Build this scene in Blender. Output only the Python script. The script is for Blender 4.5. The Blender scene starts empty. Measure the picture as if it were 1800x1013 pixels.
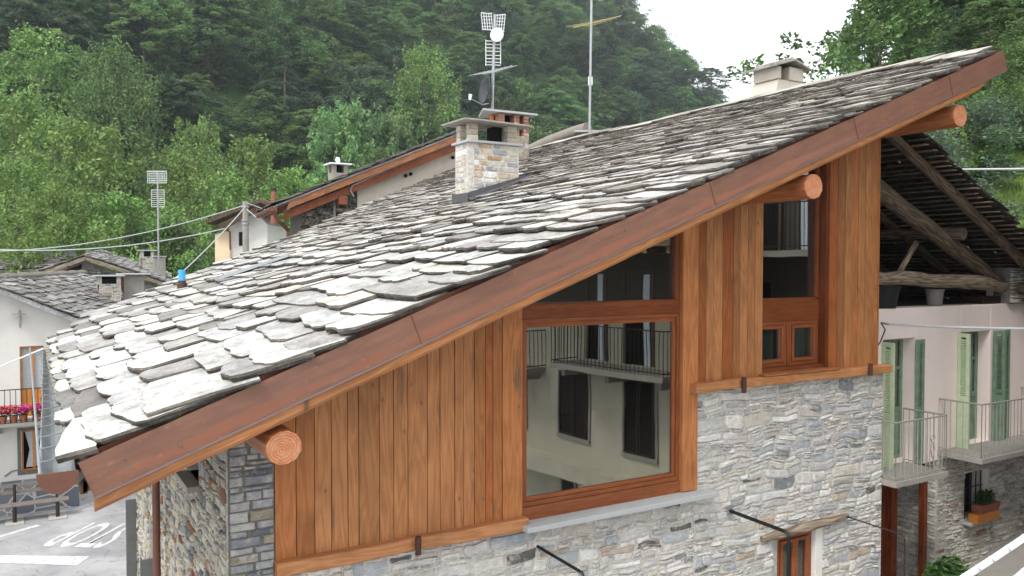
import bpy, math, random
from mathutils import Vector as V, Matrix, noise as mn
R_ = random.Random(7)
SC = bpy.context.scene
COL = SC.collection
# ------------------------------------------------------------------ camera
TH = math.radians(30.628); PITCH = math.radians(1.6); FPX = 1450.0
CAM = V((0, 0, 7.0))
RV = V((math.cos(TH), -math.sin(TH), 0)); FV = V((math.sin(TH), math.cos(TH), 0))
cd = bpy.data.cameras.new('camera'); cam = bpy.data.objects.new('camera', cd); COL.objects.link(cam)
cam.location = CAM; cam.rotation_euler = (math.pi/2 - PITCH, 0, -TH)
cd.sensor_width = 36; cd.lens = 36*FPX/1800; cd.clip_start = .1; cd.clip_end = 5000
SC.camera = cam
# ------------------------------------------------------------------ sky, sun, exposure
SUN_EL, SUN_AZ = math.radians(52), math.radians(240)      # compass style: 0 = +Y, clockwise
w = bpy.data.worlds.new('World'); SC.world = w; w.use_nodes = True
nt = w.node_tree; nt.nodes.clear()
sky = nt.nodes.new('ShaderNodeTexSky'); sky.sky_type = 'NISHITA'; sky.sun_disc = False
sky.sun_elevation = SUN_EL; sky.sun_rotation = SUN_AZ; sky.air_density = 1.4; sky.dust_density = 4.0
b1 = nt.nodes.new('ShaderNodeBackground'); b1.inputs[1].default_value = .10
b2 = nt.nodes.new('ShaderNodeBackground')
tc = nt.nodes.new('ShaderNodeTexCoord'); nz = nt.nodes.new('ShaderNodeTexNoise'); nz.inputs['Scale'].default_value = 1.6; nz.inputs['Detail'].default_value = 5
rp = nt.nodes.new('ShaderNodeValToRGB'); rp.color_ramp.elements[0].color = (.84, .88, .93, 1); rp.color_ramp.elements[1].color = (1, 1, 1, 1)
rp.color_ramp.elements[0].position = .3; rp.color_ramp.elements[1].position = .62
nt.links.new(tc.outputs['Generated'], nz.inputs['Vector']); nt.links.new(nz.outputs[0], rp.inputs[0]); nt.links.new(rp.outputs[0], b2.inputs[0]); b2.inputs[1].default_value = 1.08
mx = nt.nodes.new('ShaderNodeMixShader'); mx.inputs[0].default_value = .86
wo = nt.nodes.new('ShaderNodeOutputWorld')
nt.links.new(sky.outputs[0], b1.inputs[0]); nt.links.new(b1.outputs[0], mx.inputs[1]); nt.links.new(b2.outputs[0], mx.inputs[2]); nt.links.new(mx.outputs[0], wo.inputs[0])
sd = bpy.data.lights.new('sun', 'SUN'); sd.energy = 1.7; sd.angle = math.radians(16); sd.color = (1, .985, .96)
so = bpy.data.objects.new('sun', sd); COL.objects.link(so)
sdir = V((math.sin(SUN_AZ)*math.cos(SUN_EL), math.cos(SUN_AZ)*math.cos(SUN_EL), math.sin(SUN_EL)))
so.rotation_euler = sdir.to_track_quat('Z', 'Y').to_euler(); so.location = (0, 0, 60)
SC.view_settings.view_transform = 'Standard'; SC.view_settings.look = 'None'
SC.view_settings.exposure = 1.05; SC.view_settings.gamma = 1
SC.render.resolution_x = 1024; SC.render.resolution_y = 576

# ------------------------------------------------------------------ pixel helpers (1800 px wide photograph) -> real 3D positions
def ray(x, y):
    fw = FV*math.cos(PITCH) - V((0, 0, 1))*math.sin(PITCH); up = V((0, 0, 1))*math.cos(PITCH) + FV*math.sin(PITCH)
    return fw + RV*((x-900)/FPX) + up*((506.5-y)/FPX)
def onY(x, y, Y): r = ray(x, y); return CAM + r*(Y/r.y)
def atF(x, y, F): r = ray(x, y); return CAM + r*(F/r.dot(FV))
def gxy(px, F): p = FV*F + RV*((px-900)/FPX*F); return p.x, p.y

# ------------------------------------------------------------------ materials
def lin(c): c /= 255; return c/12.92 if c <= .04045 else ((c+.055)/1.055)**2.4
def S(r, g, b): return (lin(r), lin(g), lin(b))
class T:
    def __init__(s, name, rough=.8, spec=.3):
        s.m = bpy.data.materials.new(name); s.m.use_nodes = True; s.t = s.m.node_tree; s.n = s.t.nodes
        s.b = s.n['Principled BSDF']; s.b.inputs['Roughness'].default_value = rough; s.b.inputs['Specular IOR Level'].default_value = spec
    def add(s, typ, **kw):
        n = s.n.new('ShaderNode'+typ)
        for k, v in kw.items():
            if k.startswith('_'): setattr(n, k[1:], v)
        return n
    def put(s, sock, v):
        if hasattr(v, 'links') and hasattr(v, 'is_output'): s.t.links.new(v, sock)
        elif isinstance(v, (tuple, list)) and len(v) == 3 and sock.type == 'RGBA': sock.default_value = (*v, 1)
        else: sock.default_value = v
    def co(s): return s.add('TexCoord').outputs['Object']
    def attr(s, name): return s.add('Attribute', _attribute_name=name)
    def mapp(s, v, sc=(1, 1, 1), loc=(0, 0, 0)):
        n = s.add('Mapping'); s.put(n.inputs[0], v); s.put(n.inputs[3], sc); s.put(n.inputs[1], loc); return n.outputs[0]
    def noise(s, v, sc, det=4, rough=.55, dist=0):
        n = s.add('TexNoise'); s.put(n.inputs['Vector'], v); s.put(n.inputs['Scale'], sc); s.put(n.inputs['Detail'], det); s.put(n.inputs['Roughness'], rough); s.put(n.inputs['Distortion'], dist); return n.outputs[0]
    def vor(s, v, sc, feat='F1', out=0, rnd=1):
        n = s.add('TexVoronoi', _feature=feat); s.put(n.inputs['Vector'], v); s.put(n.inputs['Scale'], sc); s.put(n.inputs['Randomness'], rnd); return n.outputs[out]
    def ramp(s, v, *st):
        n = s.add('ValToRGB'); s.put(n.inputs[0], v); e = n.color_ramp.elements
        while len(e) < len(st): e.new(.5)
        for i, (p, c) in enumerate(st):
            e[i].position = p; e[i].color = (c, c, c, 1) if not isinstance(c, (tuple, list)) else (*c, 1)
        return n.outputs[0]
    def math(s, op, a, b=0.0, cl=False):
        n = s.add('Math', _operation=op, _use_clamp=cl); s.put(n.inputs[0], a); s.put(n.inputs[1], b); return n.outputs[0]
    def mix(s, f, a, b, mode='MIX'):
        n = s.add('Mix', _data_type='RGBA', _blend_type=mode); s.put(n.inputs[0], f); s.put(n.inputs[6], a); s.put(n.inputs[7], b); return n.outputs[2]
    def bump(s, h, st=.3, d=.01, nrm=None):
        n = s.add('Bump'); s.put(n.inputs['Height'], h); s.put(n.inputs['Strength'], st); s.put(n.inputs['Distance'], d)
        if nrm is not None: s.put(n.inputs['Normal'], nrm)
        return n.outputs[0]
    def col(s, c): s.put(s.b.inputs['Base Color'], c); return s
    def nrm(s, c): s.put(s.b.inputs['Normal'], c); return s
M = {}
def plain(name, c, rough=.7, metal=0, spec=.3, var=.18, sc=9, bump=.15, bd=.004):
    t = T(name, rough, spec); t.b.inputs['Metallic'].default_value = metal
    n = t.noise(t.co(), sc, 6, .65)
    t.col(t.mix(t.ramp(n, (.3, 1), (.7, 0)), c, tuple(x*(1-var) for x in c)))
    if bump: t.nrm(t.bump(t.noise(t.co(), sc*6, 4), bump, bd))
    M[name] = t.m; return t.m
# stone slabs
t = T('slate', .78, .35); a = t.attr('Col').outputs['Color']; co = t.attr('gc').outputs['Vector']
n1 = t.noise(co, 3.2, 6, .62); n2 = t.noise(co, 26, 6, .7); n3 = t.noise(co, 6, 6, .68, 1.2)
c = t.mix(1, a, t.ramp(n1, (.28, .55), (.62, 1.16)), 'MULTIPLY'); c = t.mix(1, c, t.ramp(n2, (.3, .66), (.66, 1.14)), 'MULTIPLY')
c = t.mix(t.ramp(n3, (.53, 0), (.66, .62)), c, S(112, 108, 102)); c = t.mix(t.ramp(t.noise(co, 14, 5, .7), (.60, 0), (.68, .6)), c, S(72, 70, 66))
c = t.mix(t.ramp(t.noise(t.mapp(t.co(), (1, 1, 1)), 9, 5, .7), (.60, 0), (.68, .45)), c, S(128, 120, 84))
t.col(c); t.nrm(t.bump(n2, .65, .010, t.bump(t.noise(t.mapp(co, (1, 1, 9)), 7, 5, .6), .7, .025))); M['slate'] = t.m
# rubble stones and mortar
t = T('rubble', .85, .25); a = t.attr('Col').outputs['Color']; co = t.attr('gc').outputs['Vector']
n1 = t.noise(co, 9, 6, .65); n2 = t.noise(co, 45, 5, .7); st = t.noise(t.mapp(co, (5, 5, 26)), 3, 5, .6, .5)
c = t.mix(1, a, t.ramp(n1, (.3, .78), (.7, 1.12)), 'MULTIPLY'); c = t.mix(1, c, t.ramp(st, (.3, .78), (.6, 1.05)), 'MULTIPLY')
c = t.mix(t.ramp(t.noise(co, 5.5, 5, .7), (.50, 0), (.64, .6)), c, S(200, 195, 186))
c = t.mix(t.ramp(n2, (.62, 0), (.72, .5)), c, S(92, 90, 86))
t.col(c); t.nrm(t.bump(n2, .6, .008, t.bump(st, .8, .016, t.bump(n1, .7, .03)))); M['rubble'] = t.m
def mortar(name, c):
    t = T(name, .95, .1); co = t.co(); n = t.noise(co, 22, 6, .7)
    t.col(t.mix(t.ramp(n, (.35, 0), (.65, 1)), tuple(x*.55 for x in c), c)); t.nrm(t.bump(n, .9, .015)); M[name] = t.m
mortar('mortar', S(208, 203, 194)); mortar('mortar_dark', S(124, 120, 113))
# wood with contour grain, knots, stains; gc z runs along the grain
def wood(name, c1, c2, knots=1, grey=.25, rough=.55, contrast=1.0, attr=True):
    t = T(name, rough, .3); co = t.attr('gc').outputs['Vector']
    g = t.noise(t.mapp(co, (4.2, 4.2, .42)), 1.6, 2, .5, .25)
    rings = t.math('PINGPONG', t.math('MULTIPLY', g, 17.0), 1.0)
    fine = t.noise(t.mapp(co, (60, 60, 1.6)), 2, 4, .6)
    f = t.math('ADD', t.math('MULTIPLY', rings, .55*contrast), t.math('MULTIPLY', fine, .55))
    c = t.mix(t.ramp(f, (.18, 0), (.85, 1)), c1, c2)
    if attr: c = t.mix(1, c, t.attr('Col').outputs['Color'], 'MULTIPLY')
    if knots:
        kd = t.vor(t.mapp(co, (5.5, 0, 2.9)), 1.0)
        k = t.ramp(kd, (.045, 1), (.085, 0)); c = t.mix(k, c, tuple(x*.14 for x in c1))
        halo = t.ramp(kd, (.08, .5), (.2, 0)); c = t.mix(halo, c, tuple(x*.6 for x in c1))
    sg = t.noise(t.mapp(co, (6, 6, .9)), 1.3, 5, .6, .4)
    c = t.mix(t.ramp(sg, (.60, 0), (.74, grey*2)), c, S(92, 78, 62))
    c = t.mix(1, c, t.ramp(t.noise(co, 2.2, 3), (.3, .84), (.7, 1.12)), 'MULTIPLY')
    t.col(c); t.nrm(t.bump(f, .35, .003)); M[name] = t.m
wood('larch', S(192, 134, 86), S(150, 94, 52), 1, .42, .55, .65)
wood('larch_new', S(186, 132, 88), S(152, 98, 60), 1, .1, .5, .8)
wood('frame_wood', S(144, 84, 50), S(110, 60, 35), 0, .05, .38, .6)
wood('weathered', S(168, 152, 132), S(92, 78, 64), 1, .5, .85)
wood('oldlog', S(122, 106, 88), S(58, 48, 38), 1, .5, .85)
wood('rafter_red', S(164, 104, 70), S(128, 74, 48), 1, .1, .55)
wood('door_wood', S(126, 66, 36), S(84, 40, 22), 0, .05, .45)
wood('pine_frame', S(206, 138, 66), S(168, 102, 44), 0, .05, .4, .5)
wood('lath', S(158, 138, 114), S(84, 70, 56), 0, .4, .9)
# end grain
t = T('end_grain', .8, .15); co = t.attr('gc').outputs['Vector']
sx = t.add('SeparateXYZ'); t.put(sx.inputs[0], co)
rr = t.math('SQRT', t.math('ADD', t.math('POWER', sx.outputs[0], 2.0), t.math('POWER', sx.outputs[1], 2.0)))
rg = t.math('PINGPONG', t.math('ADD', t.math('MULTIPLY', rr, 85.0), t.math('MULTIPLY', t.noise(co, 14, 3), 5.0)), 1.0)
ang = t.math('ARCTAN2', sx.outputs[0], sx.outputs[1])
cmb = t.add('CombineXYZ'); t.put(cmb.inputs[0], t.math('MULTIPLY', ang, 7.0)); t.put(cmb.inputs[1], t.math('MULTIPLY', rr, 3.0))
crk = t.ramp(t.noise(cmb.outputs[0], 1.6, 4, .7), (.30, 1), (.37, 0))
c = t.mix(rg, S(188, 128, 92), S(148, 88, 60)); c = t.mix(t.math('MULTIPLY', crk, .85), c, S(70, 38, 26))
c = t.mix(t.ramp(t.noise(co, 12, 5), (.4, 0), (.7, .5)), c, S(196, 150, 116))
t.col(c); t.nrm(t.bump(rg, .4, .003)); M['end_grain'] = t.m
# painted sheet fascia, brown with rust bloom along the lower half (gc: x along, y up 0..1)
t = T('fascia', .42, .5); co = t.attr('gc').outputs['Vector']; sx = t.add('SeparateXYZ'); t.put(sx.inputs[0], co)
h = t.noise(t.mapp(co, (1.1, .001, 1)), 1.0, 3); sp = t.noise(t.mapp(co, (30, 6, 1)), 1.0, 7, .75)
band = t.math('SUBTRACT', t.math('ADD', t.math('MULTIPLY', h, .75), t.math('MULTIPLY', sp, .75)), t.math('ABSOLUTE', t.math('MULTIPLY', t.math('SUBTRACT', sx.outputs[1], .24), 1.35)))
end = t.ramp(sx.outputs[0], (.0, 0), (.6, .45), (.85, .45), (1.0, 0))
end = t.ramp(t.math('DIVIDE', sx.outputs[0], 12.4), (.0, 0), (.08, 1), (.62, 1), (.78, 0))
fac = t.math('MULTIPLY', t.ramp(band, (.56, 0), (.66, 1)), end)
base = t.mix(t.ramp(t.noise(t.mapp(co, (2, 3, 1)), 1.5, 5), (.35, 0), (.7, 1)), S(114, 80, 66), S(130, 92, 74))
c = t.mix(t.math('MULTIPLY', fac, .7), base, S(142, 90, 68)); c = t.mix(t.ramp(t.noise(t.mapp(co, (14, 5, 1)), 1, 6), (.62, 0), (.7, .35)), c, S(170, 120, 96))
t.col(c); t.put(t.b.inputs['Roughness'], t.ramp(fac, (0, .42), (1, .85))); t.b.inputs['Metallic'].default_value = .15
t.nrm(t.bump(t.noise(t.mapp(co, (3, 3, 1)), 1.2, 2), .12, .02)); M['fascia'] = t.m
# glass: clear pane that mirrors the street as sealed double glazing does
def glass(name, refl, tint):
    t = T(name); t.n.remove(t.b); o = t.n['Material Output']
    g = t.add('BsdfGlossy'); g.inputs['Roughness'].default_value = .0; g.inputs[0].default_value = (1, 1, .98, 1)
    tr = t.add('BsdfTransparent'); tr.inputs[0].default_value = (*tint, 1)
    lw = t.add('LayerWeight'); lw.inputs[0].default_value = .35
    wv = t.bump(t.noise(t.co(), 1.3, 1), .05, .02); t.put(g.inputs['Normal'], wv)
    f = t.math('ADD', t.math('MULTIPLY', lw.outputs[0], .5), refl, True)
    m = t.add('MixShader'); t.put(m.inputs[0], f); t.put(m.inputs[1], tr.outputs[0]); t.put(m.inputs[2], g.outputs[0]); t.put(o.inputs[0], m.outputs[0]); M[name] = t.m
glass('pane', .20, (.62, .66, .64)); glass('pane_dim', .12, (.55, .6, .6))
def plaster(name, c, stain=.3, sc=1.3):
    t = T(name, .92, .1); co = t.co(); n = t.noise(co, sc, 7, .62, .3); n2 = t.noise(t.mapp(co, (1, 1, .35)), sc*2.2, 6, .65)
    x = t.mix(t.ramp(n, (.35, 0), (.7, stain)), c, tuple(v*.72 for v in c)); x = t.mix(t.ramp(n2, (.56, 0), (.75, stain)), x, tuple(v*.6 for v in c))
    t.col(x); t.nrm(t.bump(t.noise(co, 40, 5, .7), .4, .006, t.bump(n, .4, .03))); M[name] = t.m
plaster('pink_plaster', S(240, 224, 216), .25); plaster('white_plaster', S(216, 213, 206), .35); plaster('beige_plaster', S(192, 186, 168), .5); plaster('shade_plaster', S(84, 80, 74), .4); plain('old_frame', S(92, 80, 68), .7)  # darkest plaster holds painted shade for the mirrored houses
plaster('cream_plaster', S(210, 200, 186), .5, 2); plaster('yellow_plaster', S(222, 200, 168), .3); plaster('cement', S(150, 146, 138), .5, 3)
plaster('grey_stone', S(170, 172, 172), .25, 4); plaster('cap_stone', S(150, 146, 138), .8, 6); plaster('ridge_mortar', S(132, 126, 116), .5, 4)
plain('copper', S(112, 74, 60), .5, .2, .4); plain('drip_edge', S(140, 124, 122), .35, .6, .5); plain('zinc', S(168, 172, 176), .45, .5, .4, .25, 5); plain('galv', S(168, 170, 172), .45, .6)
plain('iron', S(58, 50, 46), .6, .4, .4, .3, 30); plain('black_steel', S(30, 30, 32), .5, .3, .4); plain('rust_tube', S(84, 58, 50), .6, .3)
plain('lead', S(92, 90, 94), .5, .3, .4, .3, 8); plain('dark', S(26, 25, 24), .9); plain('near_black', S(18, 17, 17), .95)  # last one: near-black for flues, vent holes and mirrored window panes
plain('green_light', S(186, 202, 168), .5, 0, .4, .2, 12); plain('green_mid', S(128, 156, 130), .6, 0, .3, .4, 7); plain('green_dark', S(104, 134, 108), .5, 0, .4, .2, 12)
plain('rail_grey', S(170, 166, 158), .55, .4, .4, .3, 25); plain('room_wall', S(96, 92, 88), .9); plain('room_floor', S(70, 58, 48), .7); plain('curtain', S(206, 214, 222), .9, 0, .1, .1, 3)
plain('lace', S(190, 198, 200), .9, 0, .1, .35, 60); plain('brick', S(146, 98, 82), .9, 0, .2, .35, 14); plain('terracotta', S(140, 84, 68), .8); plain('orange_plastic', S(220, 134, 62), .6)
plain('blue_plastic', S(62, 158, 214), .4, 0, .5, .05); plain('brown_plastic', S(74, 52, 44), .5); plain('white_plastic', S(226, 228, 230), .4, 0, .5, .06); plain('cable_grey', S(176, 178, 178), .6); plain('cable_white', S(226, 226, 232), .5, 0, .4, .05); plain('cable_black', S(40, 40, 42), .6)
plain('dish_dark', S(66, 66, 70), .5); plain('gold_metal', S(176, 158, 104), .4, .6, .5); plain('soil', S(66, 50, 38), .95); plain('pot_black', S(34, 34, 34), .8); plain('pot_grey', S(120, 118, 112), .8)
plain('shutter_grey', S(104, 106, 104), .6); plain('petal_pink', S(226, 84, 158), .6, 0, .2, .2); plain('petal_rose', S(226, 110, 120), .6, 0, .2, .2); plain('petal_red', S(214, 60, 84), .6, 0, .2, .2); plain('road_paint', S(222, 222, 220), .8, 0, .2, .3, 12)
plain('bench_wood', S(132, 122, 114), .85, 0, .2, .35, 12); plain('concrete_pad', S(176, 172, 164), .9); plain('purple', S(150, 140, 160), .8)
def leaf(name, c, var=.35, hue=.02, trans=.3):
    t = T(name, .6, .25); oi = t.add('ObjectInfo'); a = t.attr('Col').outputs['Color']
    hs = t.add('HueSaturation'); t.put(hs.inputs['Color'], t.mix(1, c, a, 'MULTIPLY'))
    t.put(hs.inputs['Hue'], t.math('ADD', t.math('MULTIPLY', oi.outputs['Random'], hue*2), .5-hue)); t.put(hs.inputs['Saturation'], .95)
    t.put(hs.inputs['Value'], t.math('ADD', t.math('MULTIPLY', oi.outputs['Random'], var*1.7), 1-var*.8))
    t.put(t.b.inputs['Base Color'], hs.outputs[0])
    tl = t.add('BsdfTranslucent'); t.put(tl.inputs[0], hs.outputs[0]); m = t.add('MixShader'); m.inputs[0].default_value = trans
    t.put(m.inputs[1], t.b.outputs[0]); t.put(m.inputs[2], tl.outputs[0]); t.put(t.n['Material Output'].inputs[0], m.outputs[0]); M[name] = t.m
leaf('leaf_beech', (.128, .215, .074), .42, .018, .42); leaf('leaf_bright', (.150, .255, .060), .25, .015); leaf('leaf_lime', (.10, .19, .055), .15, .01); leaf('leaf_blue', (.095, .155, .095), .2, .02)
leaf('leaf_dark', (.078, .145, .050), .3, .02, .35); leaf('leaf_light', (.150, .235, .078), .3, .02, .4); leaf('leaf_bluish', (.095, .150, .080), .3, .02, .4)
leaf('leaf_plant', (.06, .15, .03)); leaf('leaf_silver', (.13, .19, .125), .2); leaf('grass_blade', (.16, .24, .045), .2)
t = T('bark', .95, .1); n = t.noise(t.mapp(t.co(), (6, 6, 1.5)), 3, 5); t.col(t.mix(n, S(60, 52, 44), S(112, 102, 90))); t.nrm(t.bump(n, .8, .03)); M['bark'] = t.m
t = T('road_paint', .85, .2); co = t.co(); t.col(t.mix(t.ramp(t.noise(co, 7, 6, .75), (.44, 0), (.62, .8)), S(206, 206, 204), S(158, 158, 158))); M['road_paint'] = t.m
t = T('hill_ground', .95, .1); co = t.co(); n = t.noise(co, .12, 6, .6); n2 = t.noise(co, 2.2, 6, .7)
t.col(t.mix(t.ramp(n2, (.35, 0), (.65, 1)), (.045, .085, .030), (.07, .13, .04))); M['hill_ground'] = t.m
t = T('meadow', .95, .1); co = t.co(); n = t.noise(co, .35, 6, .6); n2 = t.noise(co, 5, 6, .7)
c = t.mix(t.ramp(n, (.38, 0), (.62, 1)), (.085, .125, .030), (.15, .235, .045)); t.col(t.mix(1, c, t.ramp(n2, (.3, .6), (.7, 1.2)), 'MULTIPLY')); t.nrm(t.bump(n2, 1, .08)); M['meadow'] = t.m
t = T('asphalt', .93, .15); co = t.co(); n = t.noise(co, .55, 6, .62, .6); n2 = t.noise(co, 60, 4, .7)
cr = t.vor(t.mapp(co, (1, 1, 1)), .55, 'DISTANCE_TO_EDGE'); wz = t.noise(co, 1.6, 5, .7)
cv = t.add('VectorMath', _operation='ADD'); t.put(cv.inputs[0], co); sc_ = t.add('VectorMath', _operation='SCALE'); nn = t.add('TexNoise'); nn.inputs['Scale'].default_value = 2.5; nn.inputs['Detail'].default_value = 5; t.put(nn.inputs['Vector'], co); t.put(sc_.inputs[0], nn.outputs[1]); sc_.inputs[3].default_value = .7; t.put(cv.inputs[1], sc_.outputs[0])
cr = t.vor(cv.outputs[0], .6, 'DISTANCE_TO_EDGE')
c = t.mix(t.ramp(n, (.35, 0), (.65, 1)), S(138, 138, 140), S(170, 169, 168)); c = t.mix(1, c, t.ramp(n2, (.3, .82), (.7, 1.12)), 'MULTIPLY'); c = t.mix(t.math('MULTIPLY', t.ramp(cr, (.004, 1), (.016, 0)), t.ramp(wz, (.45, 0), (.6, .7))), c, S(84, 82, 80))
t.col(c); t.nrm(t.bump(n2, .4, .005)); M['asphalt'] = t.m
# crazy paving plinth
t = T('crazy_paving', .7, .3); co = t.co(); e = t.vor(co, 2.2, 'DISTANCE_TO_EDGE'); cc = t.vor(co, 2.2, 'F1', 1)
sx = t.add('SeparateColor'); t.put(sx.inputs[0], cc); c = t.mix(sx.outputs[0], S(92, 98, 108), S(136, 140, 144)); t.col(t.mix(t.ramp(e, (.03, 1), (.05, 0)), c, S(176, 174, 168))); M['crazy_paving'] = t.m

# ------------------------------------------------------------------ mesh builder
class MB:
    def __init__(s): s.v = []; s.g = []; s.f = []; s.c = []; s.mi = []; s.m = 0; s.sm = False
    def vert(s, p, g=None): s.v.append(tuple(p)); s.g.append(tuple(g) if g is not None else tuple(p)); return len(s.v)-1
    def face(s, idx, col=(1, 1, 1)): s.f.append(tuple(idx)); s.c.append(col); s.mi.append(s.m)
    def box(s, o, a, b, c, col=(1, 1, 1), axis=None, off=None):
        """o corner, a b c edge vectors; axis 0/1/2 = grain direction"""
        o = V(o); E_ = [V(a), V(b), V(c)]; off = off or V((R_.uniform(0, 50), R_.uniform(0, 50), R_.uniform(0, 50)))
        ax = axis if axis is not None else max(range(3), key=lambda i: E_[i].length)
        A = E_[ax].normalized(); B = E_[(ax+1) % 3].normalized(); D = E_[(ax+2) % 3].normalized(); ids = []
        for k in range(8):
            p = o + (E_[0] if k & 1 else V())+(E_[1] if k & 2 else V())+(E_[2] if k & 4 else V())
            ids.append(s.vert(p, V((p.dot(B), p.dot(D), p.dot(A)))+off))
        fl = E_[0].cross(E_[1]).dot(E_[2]) < 0
        for q in ((0, 2, 3, 1), (4, 5, 7, 6), (0, 1, 5, 4), (2, 6, 7, 3), (0, 4, 6, 2), (1, 3, 7, 5)):
            s.face([ids[i] for i in (q[::-1] if fl else q)], col)
    def bx(s, x0, x1, y0, y1, z0, z1, col=(1, 1, 1), axis=None): s.box((x0, y0, z0), (x1-x0, 0, 0), (0, y1-y0, 0), (0, 0, z1-z0), col, axis)
    def bar(s, p, q, w_, h_, up=(0, 0, 1), col=(1, 1, 1)):
        p = V(p); q = V(q); d = q-p; sd_ = d.cross(V(up)).normalized(); u = sd_.cross(d).normalized()
        s.box(p - sd_*w_/2 - u*h_/2, d, sd_*w_, u*h_, col, 0)
    def prism(s, pts, ext, col=(1, 1, 1), grain=None, gcs=None, offs=None):
        """polygon pts extruded by ext"""
        ext = V(ext); n = len(pts); pts = [V(p) for p in pts]; off = offs if offs is not None else V((R_.uniform(0, 50), R_.uniform(0, 50), R_.uniform(0, 50)))
        def g(p):
            if grain is None: return p
            A = V(grain).normalized(); B = ext.normalized(); D = A.cross(B); return V((p.dot(D), p.dot(B), p.dot(A)))+off
        a = [s.vert(p, g(p) if gcs is None else gcs[i]) for i, p in enumerate(pts)]; b = [s.vert(p+ext, g(p+ext) if gcs is None else gcs[i]) for i, p in enumerate(pts)]
        nrm = V()
        for i in range(n): nrm += pts[i].cross(pts[(i+1) % n])
        fl = nrm.dot(ext) > 0
        s.face(a[::-1] if fl else a, col); s.face(b if fl else b[::-1], col)
        for i in range(n):
            j = (i+1) % n; q = [a[i], a[j], b[j], b[i]]; s.face(q if fl else q[::-1], col)
    def tube(s, pts, r, n=8, col=(1, 1, 1), caps=True, endmat=None, ecc=None, roll=0):
        pts = [V(p) for p in pts]; rs = r if isinstance(r, (list, tuple)) else [r]*len(pts); prev = None; rings = []
        off = V((R_.uniform(0, 50), R_.uniform(0, 50), R_.uniform(0, 50))); L = 0; ref = None
        for i, p in enumerate(pts):
            d = (pts[min(i+1, len(pts)-1)]-pts[max(i-1, 0)]).normalized()
            if ref is None: ref = V((0, 0, 1)) if abs(d.z) < .95 else V((1, 0, 0))
            x = d.cross(ref).normalized(); y = x.cross(d).normalized(); ref = y
            if i: L += (p-pts[i-1]).length
            ring = []
            for k in range(n):
                a_ = 2*math.pi*(k+.5)/n+roll; e = ecc[k] if ecc else 1
                q = x*math.cos(a_)*rs[i]*e + y*math.sin(a_)*rs[i]*e
                ring.append(s.vert(p+q, off+V((math.cos(a_)*rs[i], math.sin(a_)*rs[i], L))))
            rings.append(ring)
        for i in range(len(rings)-1):
            for k in range(n):
                j = (k+1) % n; s.face((rings[i][k], rings[i][j], rings[i+1][j], rings[i+1][k]), col)
        if caps:
            m0 = s.m
            if endmat is not None: s.m = endmat
            for ri, fl in ((0, True), (len(rings)-1, False)):
                ids = []
                for vi in rings[ri]:
                    p = V(s.v[vi]); loc = p-pts[ri]; d = (pts[1]-pts[0]).normalized(); x = d.cross(V((0, 0, 1)) if abs(d.z) < .95 else V((1, 0, 0))).normalized(); y = x.cross(d)
                    ids.append(s.vert(p, (loc.dot(x)+.012, loc.dot(y)+.02, ri*.3)))
                s.face(ids[::-1] if fl else ids, col)
            s.m = m0
    def build(s, name, mats, parent=None, origin=None, bevel=0, smooth=False):
        me = bpy.data.meshes.new(name); mats = mats if isinstance(mats, (list, tuple)) else [mats]
        o = V((0, 0, 0))
        if parent is not None: o = wl(parent)
        elif origin is not None: o = V(origin)
        me.from_pydata([(p[0]-o.x, p[1]-o.y, p[2]-o.z) for p in s.v], [], s.f)
        a = me.attributes.new('gc', 'FLOAT_VECTOR', 'POINT'); a.data.foreach_set('vector', [x for g in s.g for x in g])
        a = me.attributes.new('Col', 'FLOAT_COLOR', 'CORNER'); fl = []
        for f, c in zip(s.f, s.c): fl += [c[0], c[1], c[2], 1]*len(f)
        a.data.foreach_set('color', fl)
        me.polygons.foreach_set('material_index', s.mi)
        if smooth: me.polygons.foreach_set('use_smooth', [True]*len(s.f))
        for m in mats: me.materials.append(M[m] if isinstance(m, str) else m)
        me.update(); ob = bpy.data.objects.new(name, me); COL.objects.link(ob)
        if parent is not None: ob.parent = parent
        else: ob.location = o
        if bevel:
            bm_ = ob.modifiers.new('bevel', 'BEVEL'); bm_.width = bevel; bm_.segments = 2; bm_.limit_method = 'ANGLE'
        return ob
def wl(o):
    l = V(o.location)
    while o.parent: o = o.parent; l += V(o.location)
    return l
def tag(o, label=None, cat=None, group=None, kind=None):
    if label: o['label'] = label
    if cat: o['category'] = cat
    if group: o['group'] = group
    if kind: o['kind'] = kind
    return o
def thing(name, label, cat, loc, group=None):
    o = bpy.data.objects.new(name, None); COL.objects.link(o); o.location = loc; o.empty_display_size = .2
    return tag(o, label, cat, group)
def one(name, mats, fn, parent=None, **kw):
    mb = MB(); fn(mb); return mb.build(name, mats, parent, **kw)
def U(a, b): return R_.uniform(a, b)

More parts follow.
